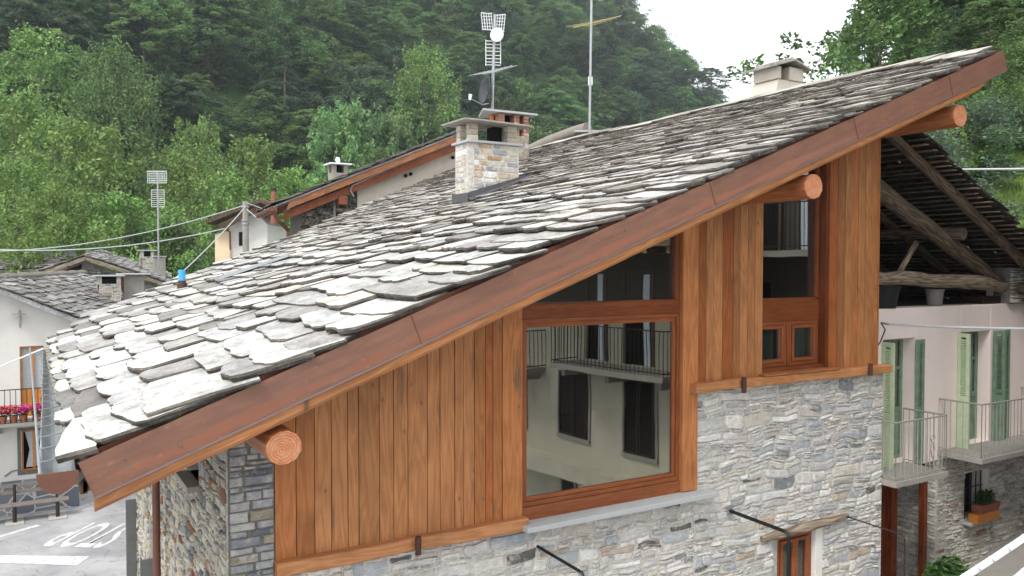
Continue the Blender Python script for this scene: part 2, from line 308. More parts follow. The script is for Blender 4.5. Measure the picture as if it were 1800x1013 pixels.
# ------------------------------------------------------------------ generators: slab roof, masonry
def rpick(pal):
    x = U(0, sum(p[0] for p in pal))
    for wt, c in pal:
        x -= wt
        if x <= 0: break
    k = U(.88, 1.12); return tuple(min(.9, v*k*U(.98, 1.02)) for v in c)
SIDE = S(104, 98, 90)
def slab(mb, pt, y0, y1, s0, s1, n0, n1, th, col, side, nseg=3, jit=.02, rot=0, bottom=False, cc=.2):
    """irregular thin slab; pt(y,s,n) maps roof coordinates to space"""
    yc = (y0+y1)/2; sc = (s0+s1)/2; L = s1-s0; W = y1-y0; out = []
    c0 = U(.02, cc)*min(W, L)*.8; c1 = U(.02, cc)*min(W, L)*.8
    base = [(y0, s1), (y0, s0+L*.55), (y0+U(-.3, .3)*jit, s0+c0)]
    base += [(y0+c0*.5, s0+c0*.3), (y0+c0+jit, s0)]
    for k in range(1, nseg): base.append((y0+c0+(W-c0-c1)*k/nseg, s0+U(-1, 1)*jit*.45-.6*jit*math.sin(math.pi*k/nseg)))
    base += [(y1-c1-jit, s0), (y1-c1*.5, s0+c1*.3), (y1+U(-.3, .3)*jit, s0+c1), (y1, s0+L*.55), (y1, s1)]
    cr, sr = math.cos(rot), math.sin(rot)
    for (a, b) in base:
        a += U(-1, 1)*jit*.3; b += U(-1, 1)*jit*.28; da, db = a-yc, b-sc
        out.append((yc+da*cr-db*sr, sc+da*sr+db*cr))
    tw = U(-1, 1)*.018
    def nn(a, b): return n0+(n1-n0)*(b-s0)/L + tw*(a-yc)/max(W, .3)
    off = V((U(0, 60), U(0, 60), U(0, 60)))
    def mk(a, b, n): p = pt(a, b, n); return mb.vert(p, V((a, b, n))+off)
    top = []; mid = []; bot = []
    for (a, b) in out:
        i = 1-.012/max(.2, W); h = nn(a, b)
        top.append(mk(yc+(a-yc)*i, sc+(b-sc)*i, h+th+U(-.15, .15)*th*.5)); mid.append(mk(a, b, h+th*U(.45, .75))); q = 1-U(0, .05)
        bot.append(mk(yc+(a-yc)*q, sc+(b-sc)*q, h))
    n = len(out); cen = mk(yc, sc, nn(yc, sc)+th+U(-.2, .25)*th)
    for i in range(n):
        j = (i+1) % n
        mb.face((top[i], top[j], cen), col)
        if i < n-1 or bottom:
            k1, k2 = U(.8, 1.35), U(.4, .9); mb.face((mid[i], mid[j], top[j], top[i]), tuple(v*k1 for v in side)); mb.face((bot[i], bot[j], mid[j], mid[i]), tuple(v*k2 for v in side))
    if bottom: mb.face(bot[::-1], tuple(v*.8 for v in side))
def slab_roof(mb, pt, S1, yr, pal, sidec=SIDE, yj=0, exp=(.38, .26), wid=(.35, .75), th=(.028, .05), s_start=0, jit=.025, nseg=3, lenf=1.9, bottom=False, bigleft=None, tone=None, wob=0.0):
    s = s_start; row = 0
    while s < S1-.05:
        f = (s-s_start)/max(.01, S1-s_start); e = (exp[0]+(exp[1]-exp[0])*f)*U(.88, 1.12)
        ya, yb = yr(s); y = ya + U(-.03, .05)+U(-1, 1)*yj
        while y < yb:
            wd = U(*wid)*(1.25-.45*f)
            if U(0, 1) < .12: wd *= 1.5
            if yb-y < .15: break
            if yb-(y+wd) < .2: wd = yb-y+U(-.03, .05)
            t_ = U(*th); col = rpick(pal)
            if tone: col = tone(col, y, s)
            L = min(e*lenf*U(.95, 1.1), max(.25, S1-s+.12)); js = U(-.06, .06)*e/.3
            ks = U(.7, 1.25); sp = tuple(v*ks for v in sidec); wv = wob*mn.noise(V((y*.25, s*.3, 3.1)))
            slab(mb, pt, y, y+wd-U(.004, .02), s+js, s+js+L, .065*e/.3+U(0, .018)+wv, .012+wv, t_, col, sp, nseg, jit, math.radians(U(-3, 3)), bottom)
            y += wd
        s += e; row += 1
def masonry(mb, O, Uv, Vv, Nv, u0, u1, v0, v1, pal, rh=(.05, .15), sw=(.12, .45), holes=(), top=None, prot=(.006, .028), gap=.007, jit=.012, warp=.02, split=.35, mort=1, stone=0, back=.0, thick=.3, cut=(.08, .38)):
    O = V(O); Uv = V(Uv); Vv = V(Vv); Nv = V(Nv)
    def P(u, v, n): return O+Uv*u+Vv*v+Nv*n
    # backing
    us = sorted(set([u0, u1]+[h[0] for h in holes]+[h[1] for h in holes])); us = [u for u in us if u0 <= u <= u1]
    mb.m = mort
    for a, b in zip(us, us[1:]):
        vs = [v0]+sorted(set(x for h in holes if h[0] < (a+b)/2 < h[1] for x in (h[2], h[3])))
        if top is None: vs.append(v1)
        else: vs.append(None)
        vs = [v for v in vs if v is None or v0 <= v <= v1]
        if top is None and vs[-1] != v1: vs.append(v1)
        for c, d in zip(vs, vs[1:]):
            m_ = (c+(d if d is not None else c+.1))/2
            if any(h[0] < (a+b)/2 < h[1] and h[2] < m_ < h[3] for h in holes): continue
            if d is None:
                if top(a) <= c+.01 and top(b) <= c+.01: continue
                pts = [P(a, c, back), P(b, c, back), P(b, max(c, top(b)), back), P(a, max(c, top(a)), back)]
            else: pts = [P(a, c, back), P(b, c, back), P(b, d, back), P(a, d, back)]
            mb.prism(pts, -Nv*thick)
    mb.m = stone
    cuts = sorted(set([v0, v1]+[x for h in holes for x in h[2:4] if v0 < x < v1]))
    rows = []
    for a, b in zip(cuts, cuts[1:]):
        v = a
        while v < b-.001:
            h = U(*rh)
            if b-(v+h) < rh[0]*.8: h = b-v
            rows.append((v, v+h)); v += h
    fl = Uv.cross(Vv).dot(Nv) < 0
    def one_stone(ua, ub, va, vb):
        uc, vc = (ua+ub)/2, (va+vb)/2
        if top is not None:
            tt = top(uc)
            if va > tt-.03: return
            vb = min(vb, tt); vc = (va+vb)/2
        W, H = ub-ua-gap, vb-va-gap; ua += gap/2; va += gap/2; ub = ua+W; vb = va+H
        if W < .02 or H < .015: return
        k = min(W, H); c = [U(*cut)*k for _ in range(4)]
        ring = [(ua+c[0], va), (uc+U(-.1, .1)*W, va+U(-.4, .8)*jit), (ub-c[1], va), (ub, va+c[1]), (ub+U(-.8, .3)*jit, vc), (ub, vb-c[2]), (ub-c[2], vb), (uc+U(-.1, .1)*W, vb+U(-.8, .4)*jit), (ua+c[3], vb), (ua, vb-c[3]), (ua+U(-.3, .8)*jit, vc), (ua, va+c[0])]
        pr = U(*prot); tu, tv = U(-.5, .5)*pr, U(-.5, .5)*pr; col = rpick(pal); off = V((U(0, 40), U(0, 40), U(0, 40)))
        def wv(u, v): q = V((u*2.3, v*2.9, 1.7)); return u+warp*mn.noise(q), v+warp*1.2*mn.noise(q+V((9, 4, 2)))
        def mk(u, v, n): a_, b_ = wv(u, v); return mb.vert(P(a_, b_, n), V((u, n, v))+off)
        r0, r1, r2 = [], [], []
        for (u, v) in ring:
            u += U(-.25, .25)*jit; v += U(-.25, .25)*jit
            r0.append(mk(u, v, -.012+back)); i1 = 1-min(.3, .006/k*2); r1.append(mk(uc+(u-uc)*i1, vc+(v-vc)*i1, back+pr*.62+tu*(u-uc)/W+tv*(v-vc)/H))
            i2 = 1-min(.55, U(.016, .03)/k*1.4); r2.append(mk(uc+(u-uc)*i2, vc+(v-vc)*i2, back+pr*U(.85, 1.1)+tu*(u-uc)/W+tv*(v-vc)/H))
        cen = mk(uc+U(-.1, .1)*W, vc+U(-.1, .1)*H, back+pr*U(.9, 1.25)); n = len(ring); sc_ = tuple(x*.8 for x in col)
        for i in range(n):
            j = (i+1) % n
            for q, cc in (((r0[i], r0[j], r1[j], r1[i]), sc_), ((r1[i], r1[j], r2[j], r2[i]), col), ((r2[i], r2[j], cen), col)): mb.face(q[::-1] if fl else q, cc)
    for (va, vb) in rows:
        blk = sorted((h[0], h[1]) for h in holes if h[2] < (va+vb)/2 < h[3]); iv = []; cu = u0
        for a, b in blk:
            if a > cu: iv.append((cu, a))
            cu = max(cu, b)
        if cu < u1: iv.append((cu, u1))
        for a, b in iv:
            u = a
            while u < b-.001:
                wd = U(*sw)*(.6+(vb-va)/rh[1]*.6)
                if b-(u+wd) < sw[0]*.9: wd = b-u
                H = vb-va
                if H > rh[0]*1.9 and U(0, 1) < split:
                    m_ = va+H*U(.35, .65); one_stone(u, u+wd, va, m_)
                    if wd > .25: x = u+wd*U(.35, .65); one_stone(u, x, m_, vb); one_stone(x, u+wd, m_, vb)
                    else: one_stone(u, u+wd, m_, vb)
                else: one_stone(u, u+wd, va, vb)
                u += wd
PAL_WALL = [(5, S(208, 205, 199)), (4, S(196, 195, 192)), (2, S(174, 178, 183)), (2.4, S(218, 215, 209)), (1.6, S(202, 196, 184)), (.4, S(140, 143, 147)), (.18, S(188, 168, 150)), (1.8, S(220, 218, 214)), (.4, S(104, 102, 98))]  # darkest entry paints shaded crevices as dark stones
PAL_SIDE = [(4, S(176, 170, 156)), (3, S(158, 154, 142)), (1.4, S(178, 166, 138)), (2, S(120, 122, 122)), (1, S(138, 104, 76)), (1.5, S(186, 180, 164))]
PAL_QUOIN = [(4, S(136, 140, 145)), (3, S(158, 160, 161)), (2.4, S(170, 171, 170)), (1.3, S(156, 148, 130)), (.5, S(160, 138, 112)), (1, S(100, 105, 112))]
PAL_CHIM = [(3, S(222, 220, 216)), (3.4, S(190, 184, 170)), (2.6, S(150, 153, 156)), (1.6, S(186, 166, 138)), (.5, S(170, 136, 104))]
PAL_SLAB = [(5.5, S(199, 198, 195)), (4, S(184, 182, 178)), (3, S(160, 157, 153)), (1.6, S(128, 125, 121)), (1.3, S(204, 196, 184))]
PAL_OLD = [(4, S(134, 131, 128)), (3, S(112, 109, 106)), (2, S(152, 150, 148)), (2, S(92, 89, 86))]

# ================================================================== SETTING: ground, hillside
def lerp_tab(tab, x):
    if x <= tab[0][0]: return tab[0][1:]
    for a, b in zip(tab, tab[1:]):
        if x <= b[0]: f = (x-a[0])/(b[0]-a[0]); return tuple(p+(q-p)*f for p, q in zip(a[1:], b[1:]))
    return tab[-1][1:]
HT = [(-900, 55, .9), (-400, 60, .95), (0, 76, .9), (500, 96, .75), (900, 126, .7), (1200, 180, .65), (1290, 222, .6), (1340, 260, .5)]
def sstep(a, b, x): x = max(0, min(1, (x-a)/(b-a))); return x*x*(3-2*x)
def hill_z(px, F):
    df, a = lerp_tab(HT, px); x, y = gxy(px, F)
    zz = max(0, a*(F-df)) if px < 1400 else 0
    n = 5*mn.noise(V((x*.02, y*.02, 0)))+2*mn.noise(V((x*.06, y*.06, 4)))
    ysk = 226+.9*(px-1290)                       # terrain skyline, trees stand above it
    el = (466-ysk)/FPX; zc = 7+el*F
    if px > 940:
        Fc = (7+a*df)/(a-el) if a > el+.02 else 400
        Fc = min(Fc, 420)
        if F > Fc: zz = (7+el*Fc) - .5*(F-Fc)
    else: zz = min(zz, .9*330)
    if zz > 1: zz += n*min(1, zz/12)
    if px > 1340: zz = -1
    r = sstep(1400, 1640, px)                     # near hillside on the right
    if r > 0:
        zr = 1.0 + max(0, F-15)*.56 if F < 34 else 1+19*.56+(F-34)*.5
        zr = min(zr, 34+.1*F); zr += .6*mn.noise(V((x*.15, y*.15, 2)))*min(1, max(0, F-15)/6)
        zz = max(-1, r*zr + (1-r)*(-1))
    return max(-1.2, zz)
def hz_xy(x, y):
    p = V((x, y, 0)); F = p.dot(FV); px = 900+FPX*p.dot(RV)/max(1, F); return hill_z(px, F)
mb = MB(); pxs = [-1300+i*40 for i in range(0, 101)]; Fs = [16+i*2 for i in range(42)]+[100+i*7 for i in range(60)]
grid = []
for F in Fs:
    row = []
    for px in pxs:
        x, y = gxy(px, F); z = hill_z(px, F)
        if z <= 0: z = -1.2
        row.append(mb.vert((x, y, z)))
    grid.append(row)
for j in range(len(Fs)-1):
    for i in range(len(pxs)-1):
        mb.m = 1 if (pxs[i] > 1330 and Fs[j] < 60) else 0
        mb.face((grid[j][i], grid[j][i+1], grid[j+1][i+1], grid[j+1][i]))
tag(mb.build('hillside', ['hill_ground', 'meadow'], smooth=True), kind='structure')
tag(one('ground', 'asphalt', lambda m: m.face([m.vert(p) for p in ((-480, -300, 0), (600, -300, 0), (600, 600, 0), (-480, 600, 0))])), kind='structure')
# raised pavement in front of the pink house, climbing to the right
def f(m):
    pts = [(11.4, 3.0, 0), (22, 3.0, 0), (22, 3.0, 2.9), (11.4, 3.0, 1.0)]; m.prism(pts, (0, 5.6, 0))
tag(one('pavement', 'cement', f), kind='structure')
# road marking
E1 = V((.81, -.58, 0)).normalized(); E2 = V((.58, .81, 0)).normalized()
def f(m):
    m.face([m.vert(p) for p in ((-.75, 23.35, .006), (-.68, 22.72, .006), (.97, 21.53, .006), (1.26, 22.06, .006))])
tag(one('road_marking', 'road_paint', f), kind='structure')
tc_ = bpy.data.curves.new('t', 'FONT'); tc_.body = 'STOP'; tc_.size = 1; tc_.offset = .012; to = bpy.data.objects.new('t', tc_); COL.objects.link(to)
dg = bpy.context.evaluated_depsgraph_get(); tm = bpy.data.meshes.new_from_object(to.evaluated_get(dg)); bpy.data.objects.remove(to)
xs = [v.co.x for v in tm.vertices]; ys = [v.co.y for v in tm.vertices]; W0 = max(xs)-min(xs); H0 = max(ys)-min(ys)
for v in tm.vertices:
    a = (v.co.x-min(xs))/W0; b = (v.co.y-min(ys))/H0; p = V((1.44, 22.62, .006)) - E1*(a*1.62-.12) + E2*(1-b)*1.95; v.co = p
tm.materials.clear(); tm.materials.append(M['road_paint']); to = bpy.data.objects.new('road_lettering', tm); COL.objects.link(to); tag(to, kind='structure')
tag(one('road_edge_line', 'road_paint', lambda m: m.face([m.vert(p) for p in ((-1.6, 24.3, .005), (-1.6, 24.16, .005), (.3, 25.35, .005), (.2, 25.5, .005))])), kind='structure')

# ================================================================== MAIN HOUSE
HO = V((1.62, 8, 0))
house = thing('stone_house', 'big stone and larch clad house with a long sloping stone slab roof filling the picture', 'house', HO)
SL = .3806
def zf(x): return SL*x+5.1254        # lower edge of the verge fascia
def zu(x): return SL*x+5.03          # underside of rafters
# ---- front wall, lower stone part
def ftop(x): return 4.02 if x < 4.86 else (3.98 if x < 7.48 else 5.36)
def f(m):
    masonry(m, (0, 8, 0), (1, 0, 0), (0, 0, 1), (0, -1, 0), 2.06, 7.5, -.1, 3.99, PAL_WALL, sw=(.1, .55), rh=(.026, .17), warp=.055, jit=.026, prot=(.004, .03), split=.55, gap=.008, cut=(.04, .3))
    masonry(m, (0, 8, 0), (1, 0, 0), (0, 0, 1), (0, -1, 0), 7.5, 11.39, -.1, 5.37, PAL_WALL, sw=(.1, .55), rh=(.026, .17), warp=.055, jit=.026, prot=(.004, .03), split=.55, gap=.008, cut=(.04, .3), holes=[(8.98, 10.02, 1.9, 3.2)])
one('front_wall', ['rubble', 'mortar'], f, house)
def f(m):
    masonry(m, (0, 7.985, 0), (1, 0, 0), (0, 0, 1), (0, -1, 0), 1.63, 2.055, -.1, 5.9, PAL_QUOIN, sw=(.12, .3), rh=(.05, .13), top=lambda u: zu(u)+.12, warp=.006, gap=.004, split=.35, jit=.006, prot=(.004, .03), cut=(.02, .1))
one('corner_wall', ['rubble', 'mortar_dark'], f, house)
def f(m):
    masonry(m, (1.62, 8.02, 0), (0, 1, 0), (0, 0, 1), (-1, 0, 0), 0, 7.3, -.1, 5.8, PAL_SIDE, sw=(.1, .34), rh=(.05, .13), prot=(.01, .04), top=lambda u: 5.78, holes=[(1.35, 2.05, 4.62, 5.3), (5.2, 5.75, 1.5, 3.1)])
    m.m = 1; m.prism([(1.70, 15.32, 0), (11.3, 15.32, 0), (11.3, 15.32, 9.1), (1.70, 15.32, 5.5)], (0, .2, 0))
    m.prism([(11.38, 8.3, 0), (11.38, 15.3, 0), (11.38, 15.3, 9.2), (11.38, 8.3, 9.2)], (-.3, 0, 0))
one('side_wall', ['rubble', 'mortar'], f, house)
one('brick_patch', 'terracotta', lambda m: m.prism([(1.575, 9.6, 1.6), (1.575, 9.95, 1.6), (1.575, 9.82, 3.5), (1.575, 9.72, 3.6)], (.05, 0, 0)), house)
# side openings
so_ = one('side_window', 'dark', lambda m: m.bx(1.75, 1.8, 9.3, 10.1, 4.6, 5.35), house)
one('sill', 'cement', lambda m: (m.bx(1.47, 1.78, 9.3, 10.12, 4.56, 4.62), m.bx(1.6, 1.78, 9.28, 9.36, 4.62, 5.3)), so_, bevel=.004)
one('lintel', 'cement', lambda m: m.bx(1.56, 1.9, 9.25, 10.15, 5.3, 5.38), so_, bevel=.004)
so_ = one('side_window', 'dark', lambda m: m.bx(1.8, 1.85, 13.1, 13.9, 1.4, 3.2), house)
one('shutter', 'shutter_grey', lambda m: m.bx(1.42, 1.58, 15.12, 15.16, 1.72, 3.05), so_, bevel=.003)
one('shutter', 'shutter_grey', lambda m: m.bx(1.40, 1.58, 12.98, 13.02, 1.2, 2.7), so_, bevel=.003)
# ---- plank cladding
def cladding(x0, x1, z0, widths, y=7.99, ztop=lambda x: zu(x)+.1):
    m = MB(); x = x0; i = 0
    tot = sum(widths); k = (x1-x0)/tot
    m.m = 1; m.prism([(x0, y+.03, z0), (x1, y+.03, z0), (x1, y+.03, ztop(x1)), (x0, y+.03, ztop(x0))], (0, .12, 0)); m.m = 0
    for w_ in widths:
        w_ *= k; a, b = x+.0035, x+w_-.0035; dy = U(0, .006); c = rpick([(3, (1, 1, 1)), (2, (.84, .74, .64)), (1.8, (.70, .50, .38)), (1.8, (1.16, 1.18, 1.14)), (.8, (.72, .70, .68)), (1, (1.08, .94, .8))])
        m.prism([(a, y-dy, z0), (b, y-dy, z0), (b, y-dy, ztop(b)), (a, y-dy, ztop(a))], (0, .026, 0), c, grain=(0, 0, 1)); x += w_
    return m
W1 = [72, 63, 59, 58, 40, 76, 54, 55, 77, 51, 60, 36, 47, 48, 32, 40]
c1 = cladding(2.06, 4.60, 4.13, W1).build('plank_cladding', ['larch', 'dark'], house, bevel=.002)
one('timber_post', 'larch', lambda m: m.prism([(4.603, 7.975, 4.13), (4.86, 7.975, 4.13), (4.86, 7.975, zu(4.86)+.08), (4.603, 7.975, zu(4.6)+.08)], (0, .16, 0), (.95, .85, .76), grain=(0, 0, 1)), house, bevel=.004)
one('timber_post', 'larch', lambda m: m.prism([(7.27, 7.97, 4.07), (7.53, 7.97, 4.07), (7.53, 7.97, zu(7.53)+.08), (7.27, 7.97, zu(7.27)+.08)], (0, .2, 0), (1, .9, .84), grain=(0, 0, 1)), house, bevel=.004)
cladding(7.53, 8.735, 5.47, [34, 30, 38, 44, 28, 34, 30, 36]).build('plank_cladding', ['larch', 'dark'], house, bevel=.002)
cladding(10.10, 11.22, 5.46, [30, 26, 25, 24, 26, 22, 30]).build('plank_cladding', ['larch', 'dark'], house, bevel=.002)
# side return of the right cladding and house corner
def f(m):
    m.prism([(11.222, 7.985, 5.46), (11.222, 8.3, 5.46), (11.222, 8.3, zu(11.2)), (11.222, 7.985, zu(11.2))], (.025, 0, 0), (.9, .8, .7), grain=(0, 0, 1))
    m.prism([(11.222, 8.3, 5.46), (11.222, 15.3, 5.46), (11.222, 15.3, 9.2), (11.222, 8.3, 9.2)], (.02, 0, 0), (.9, .8, .7), grain=(0, 0, 1))
one('side_cladding', 'larch', f, house)
# ---- beams under the cladding
def beam(x0, x1, z0, z1, y0=7.87, sag=.0, col=(1, 1, 1)):
    m = MB(); n = 14; rings = []; off = V((U(0, 9), U(0, 9), U(0, 9)))
    for i in range(n+1):
        x = x0+(x1-x0)*i/n; j = lambda s: s*mn.noise(V((x*1.3, z0, 2)))
        zz0, zz1, yy = z0+j(.02)+U(-.003, .003), z1+j(.012)+U(-.002, .002), y0+j(.02)
        rings.append([m.vert((x, q[0], q[1]), V((q[0], q[1], x))+off) for q in ((yy+.012, zz0), (yy, zz0+.012), (yy, zz1-.012), (yy+.012, zz1), (8.01, zz1), (8.01, zz0))])
    for i in range(n):
        for k in range(6): j = (k+1) % 6; m.face((rings[i][k], rings[i+1][k], rings[i+1][j], rings[i][j])[::-1], col)
    m.face(rings[0][::1], col); m.face(rings[-1][::-1], col); return m
beam(2.05, 4.88, 4.00, 4.135).build('timber_beam', 'larch_new', house)
beam(7.40, 11.44, 5.355, 5.475).build('timber_beam', 'larch_new', house)
for x, z0, z1 in ((3.50, 3.98, 4.17), (8.22, 5.30, 5.51), (10.85, 5.35, 5.53)):
    one('flag_holder', 'rust_tube', lambda m: m.tube([(x, 7.83, z0), (x, 7.83, z1)], .032, 12), house)
# ---- stone sill of the big window
one('stone_sill', 'grey_stone', lambda m: m.bx(4.80, 7.72, 7.76, 8.06, 4.0, 4.06), house, bevel=.006)
# ---- windows: frames with reveals, panes, rooms behind
def frame_rect(m, x0, x1, z0, z1, y, w_, d, col=(1, 1, 1)):
    m.bx(x0, x0+w_, y, y+d, z0, z1, col, 2); m.bx(x1-w_, x1, y, y+d, z0, z1, col, 2); m.bx(x0+w_, x1-w_, y+.001, y+d, z0, z0+w_, col, 0); m.bx(x0+w_, x1-w_, y+.001, y+d, z1-w_, z1, col, 0)
def f(m):
    y = 8.03
    m.bx(4.862, 7.268, y-.02, y+.10, 4.05, 4.21, (1, 1, 1), 0); frame_rect(m, 4.862, 7.268, 4.213, 6.38, y, .05, .1)
    frame_rect(m, 4.914, 7.216, 4.265, 6.328, y+.022, .05, .06, (1.08, 1.06, 1))
    m.bx(4.862, 7.268, y-.012, y+.1, 6.383, 6.56, (.8, .72, .68), 0); m.bx(4.862, 7.19, y-.02, y+.02, 6.50, 6.545, (.9, .8, .74), 0)
    m.prism([(7.19, y, 6.56), (7.268, y, 6.56), (7.268, y, 7.9), (7.19, y, 7.9)], (0, .1, 0), (.75, .7, .66), grain=(0, 0, 1))
wf = one('window', 'frame_wood', f, house, bevel=.004)
wf['label'] = 'large fixed picture window with reddish wooden frame'
one('pane', 'pane', lambda m: m.bx(4.95, 7.18, 8.075, 8.083, 4.30, 6.295), wf)
one('upper_pane', 'pane', lambda m: m.prism([(4.87, 8.085, 6.562), (7.19, 8.085, 6.562), (7.19, 8.085, 7.95), (4.87, 8.085, 7.05)], (0, .008, 0)), wf)
def f(m):
    y = 8.12
    m.prism([(8.735, y, 6.50), (8.79, y, 6.50), (8.79, y, 8.5), (8.735, y, 8.5)], (0, .08, 0), (1, 1, 1), grain=(0, 0, 1))
    m.prism([(9.99, y, 6.50), (10.04, y, 6.50), (10.04, y, 8.9), (9.99, y, 8.9)], (0, .08, 0), (.8, .75, .7), grain=(0, 0, 1))
    m.bx(8.735, 10.1, y, y+.08, 6.20, 6.53, (.82, .74, .68), 0)
    frame_rect(m, 8.74, 9.36, 5.56, 6.197, y-.004, .055, .08); frame_rect(m, 9.40, 10.03, 5.56, 6.197, y-.004, .055, .08); m.bx(9.362, 9.398, y-.012, y+.08, 5.56, 6.197, (.9, .85, .8), 2)
    frame_rect(m, 8.80, 9.30, 5.62, 6.14, y-.022, .045, .06, (1.1, 1.05, 1)); frame_rect(m, 9.46, 9.97, 5.62, 6.14, y-.022, .045, .06, (1.1, 1.05, 1))
    m.prism([(10.04, 8.0, 5.5), (10.10, 8.0, 5.5), (10.10, 8.0, 8.95), (10.04, 8.0, 8.93)], (0, .22, 0), (.62, .5, .42), grain=(0, 0, 1))
    m.bx(8.735, 10.06, 8.03, 8.2, 5.50, 5.557, (.8, .75, .7), 0)
w2 = one('window', 'frame_wood', f, house, bevel=.004); w2['label'] = 'tall narrow window with two small casements below'
one('pane', 'pane', lambda m: m.prism([(8.79, 8.16, 6.53), (9.99, 8.16, 6.53), (9.99, 8.16, 8.9), (8.79, 8.16, 8.5)], (0, .008, 0)), w2)
one('pane', 'pane', lambda m: m.bx(8.846, 9.254, 8.15, 8.157, 5.665, 6.095), w2); one('pane', 'pane', lambda m: m.bx(9.506, 9.924, 8.15, 8.157, 5.665, 6.095), w2)
one('sill', 'larch_new', lambda m: m.bx(8.66, 10.2, 7.86, 8.1, 5.478, 5.505, (.8, .7, .62), 0), w2, bevel=.004)
for a in (8.846, 9.506): one('net_curtain', 'curtain', lambda m: m.bx(a, a+.41, 8.26, 8.27, 5.6, 6.15), w2)
def f(m):   # small window in the stone wall, lower right
    frame_rect(m, 9.12, 9.86, 1.92, 3.15, 8.06, .07, .08); frame_rect(m, 9.20, 9.50, 2.0, 3.07, 8.04, .05, .06); frame_rect(m, 9.503, 9.78, 2.0, 3.07, 8.04, .05, .06)
w4 = one('window', 'frame_wood', f, house, bevel=.003); w4['label'] = 'small two leaf wooden window low in the stone wall'
one('pane', 'pane_dim', lambda m: m.bx(9.25, 9.45, 8.07, 8.075, 2.05, 3.02), w4); one('pane', 'pane_dim', lambda m: m.bx(9.55, 9.73, 8.07, 8.075, 2.05, 3.02), w4)
one('reveal', 'white_plaster', lambda m: m.bx(9.87, 10.02, 7.99, 8.2, 1.9, 3.19), w4, bevel=.004); one('reveal', 'rubble', lambda m: m.bx(8.98, 9.11, 8.03, 8.2, 1.9, 3.19, S(180, 178, 172)), w4)
def f(m):
    pts = []; n = 10
    for i in range(n+1): x = 8.72+(10.52-8.72)*i/n; pts.append((x, 7.96, 3.21+.05*i/n+.012*mn.noise(V((x*3, 0, 0)))))
    m.tube(pts, [.035+.035*math.sin(math.pi*(i+1)/(n+2)) for i in range(n+1)], 8)
one('lintel', 'weathered', f, w4)
# room behind the glazing
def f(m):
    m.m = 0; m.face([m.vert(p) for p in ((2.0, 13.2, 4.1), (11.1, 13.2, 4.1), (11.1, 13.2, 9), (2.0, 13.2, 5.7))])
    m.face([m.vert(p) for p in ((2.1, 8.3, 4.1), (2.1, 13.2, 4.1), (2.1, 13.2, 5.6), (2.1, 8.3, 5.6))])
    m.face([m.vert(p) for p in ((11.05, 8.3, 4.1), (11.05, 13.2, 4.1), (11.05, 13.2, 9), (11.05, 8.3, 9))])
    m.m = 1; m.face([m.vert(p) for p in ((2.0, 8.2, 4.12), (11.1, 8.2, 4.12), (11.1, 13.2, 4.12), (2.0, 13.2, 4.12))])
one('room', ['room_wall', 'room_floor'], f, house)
pt_ = thing('planter_pot', 'pale round planter standing inside behind the tall upper window', 'planter', (9.35, 8.9, 6.55))
one('pot', 'pot_grey', lambda m: m.tube([(9.35, 8.9, 6.55), (9.35, 8.9, 6.95)], [.24, .26], 20), pt_)
one('rim', 'pot_grey', lambda m: m.tube([(9.35, 8.9, 6.95), (9.35, 8.9, 6.99)], [.28, .28], 20), pt_)
one('landing', 'room_wall', lambda m: m.bx(8.7, 10.3, 8.5, 9.6, 6.45, 6.55), house)
# ---- logs (purlins)
def log(x, z, r, y0, y1, name='log_purlin'):
    m = MB(); n = 12; ecc = [1.0, 1.0, .97, .94, .97, 1, 1, .98, .94, .92, .96, 1]
    m.tube([(x, y0+.004, z), (x, y0+.03, z), (x, y0+.5, z), (x, y1, z+.01)], [r*.985, r, r*1.02, r*1.03], n, (.82, .66, .56), ecc=ecc, endmat=1); return m.build(name, ['larch_new', 'end_grain'], house)
log(1.835, 5.485, .152, 6.8, 8.3); log(8.30, 7.955, .165, 6.8, 8.4); log(11.33, 9.09, .165, 6.8, 9.5)
# ---- verge rafter
def f(m):
    xs = [.43+i*(12.05-.43)/40 for i in range(41)]; off = V((3, 4, 5)); rings = []
    for i, x in enumerate(xs):
        lo = 5.005+SL*x+.012*mn.noise(V((x*.9, 0, 0)))
        if x < 1.2: lo += .03*(1.2-x)*math.sin(x*8)
        if x > 11.6: lo += (x-11.6)**2*.45
        hi = zf(x)+.12; rings.append([m.vert((x, q[0], q[1]), V((q[0], q[1]-SL*x, x))+off) for q in ((6.80, lo), (6.775, lo+.03), (6.775, hi), (6.93, hi), (6.93, lo+.03), (6.90, lo))])
    for i in range(40):
        for k in range(6): j = (k+1) % 6; m.face((rings[i][k], rings[i+1][k], rings[i+1][j], rings[i][j])[::-1], (1, .95, .9))
    m.face(rings[0]); m.face(rings[-1][::-1])
one('verge_rafter', 'larch_new', f, house)
# inner rafters visible under the overhang and the board deck
def f(m):
    for y in (7.45, 8.35):
        m.prism([(1.0, y, zu(1.0)), (11.95, y, zu(11.95)), (11.95, y, zu(11.95)+.12), (1.0, y, zu(1.0)+.12)], (0, .12, 0), (.8, .68, .58), grain=(1, 0, SL))
    y = 9.3
    while y < 16.6:
        m.prism([(.7, y, zu(.7)), (2.2, y, zu(2.2)), (2.2, y, zu(2.2)+.12), (.7, y, zu(.7)+.12)], (0, .12, 0), (.8, .68, .58), grain=(1, 0, SL)); y += .8
one('rafters', 'larch_new', f, house)
FAR = [(.3, 17.2), (.86, 18.6), (2.7, 19.8), (5.5, 20.4), (7, 21.3), (9, 22.4), (12.9, 24.6)]
def yfar(x):
    for a, b in zip(FAR, FAR[1:]):
        if x <= b[0]: return a[1]+(b[1]-a[1])*max(0, (x-a[0]))/(b[0]-a[0])
    return FAR[-1][1]
RIDGE = [(6.8, 11.86), (8.4, 12.5), (9.7, 12.72), (12.3, 12.62), (15.6, 12.5), (17.6, 12.9), (24.6, 12.9)]
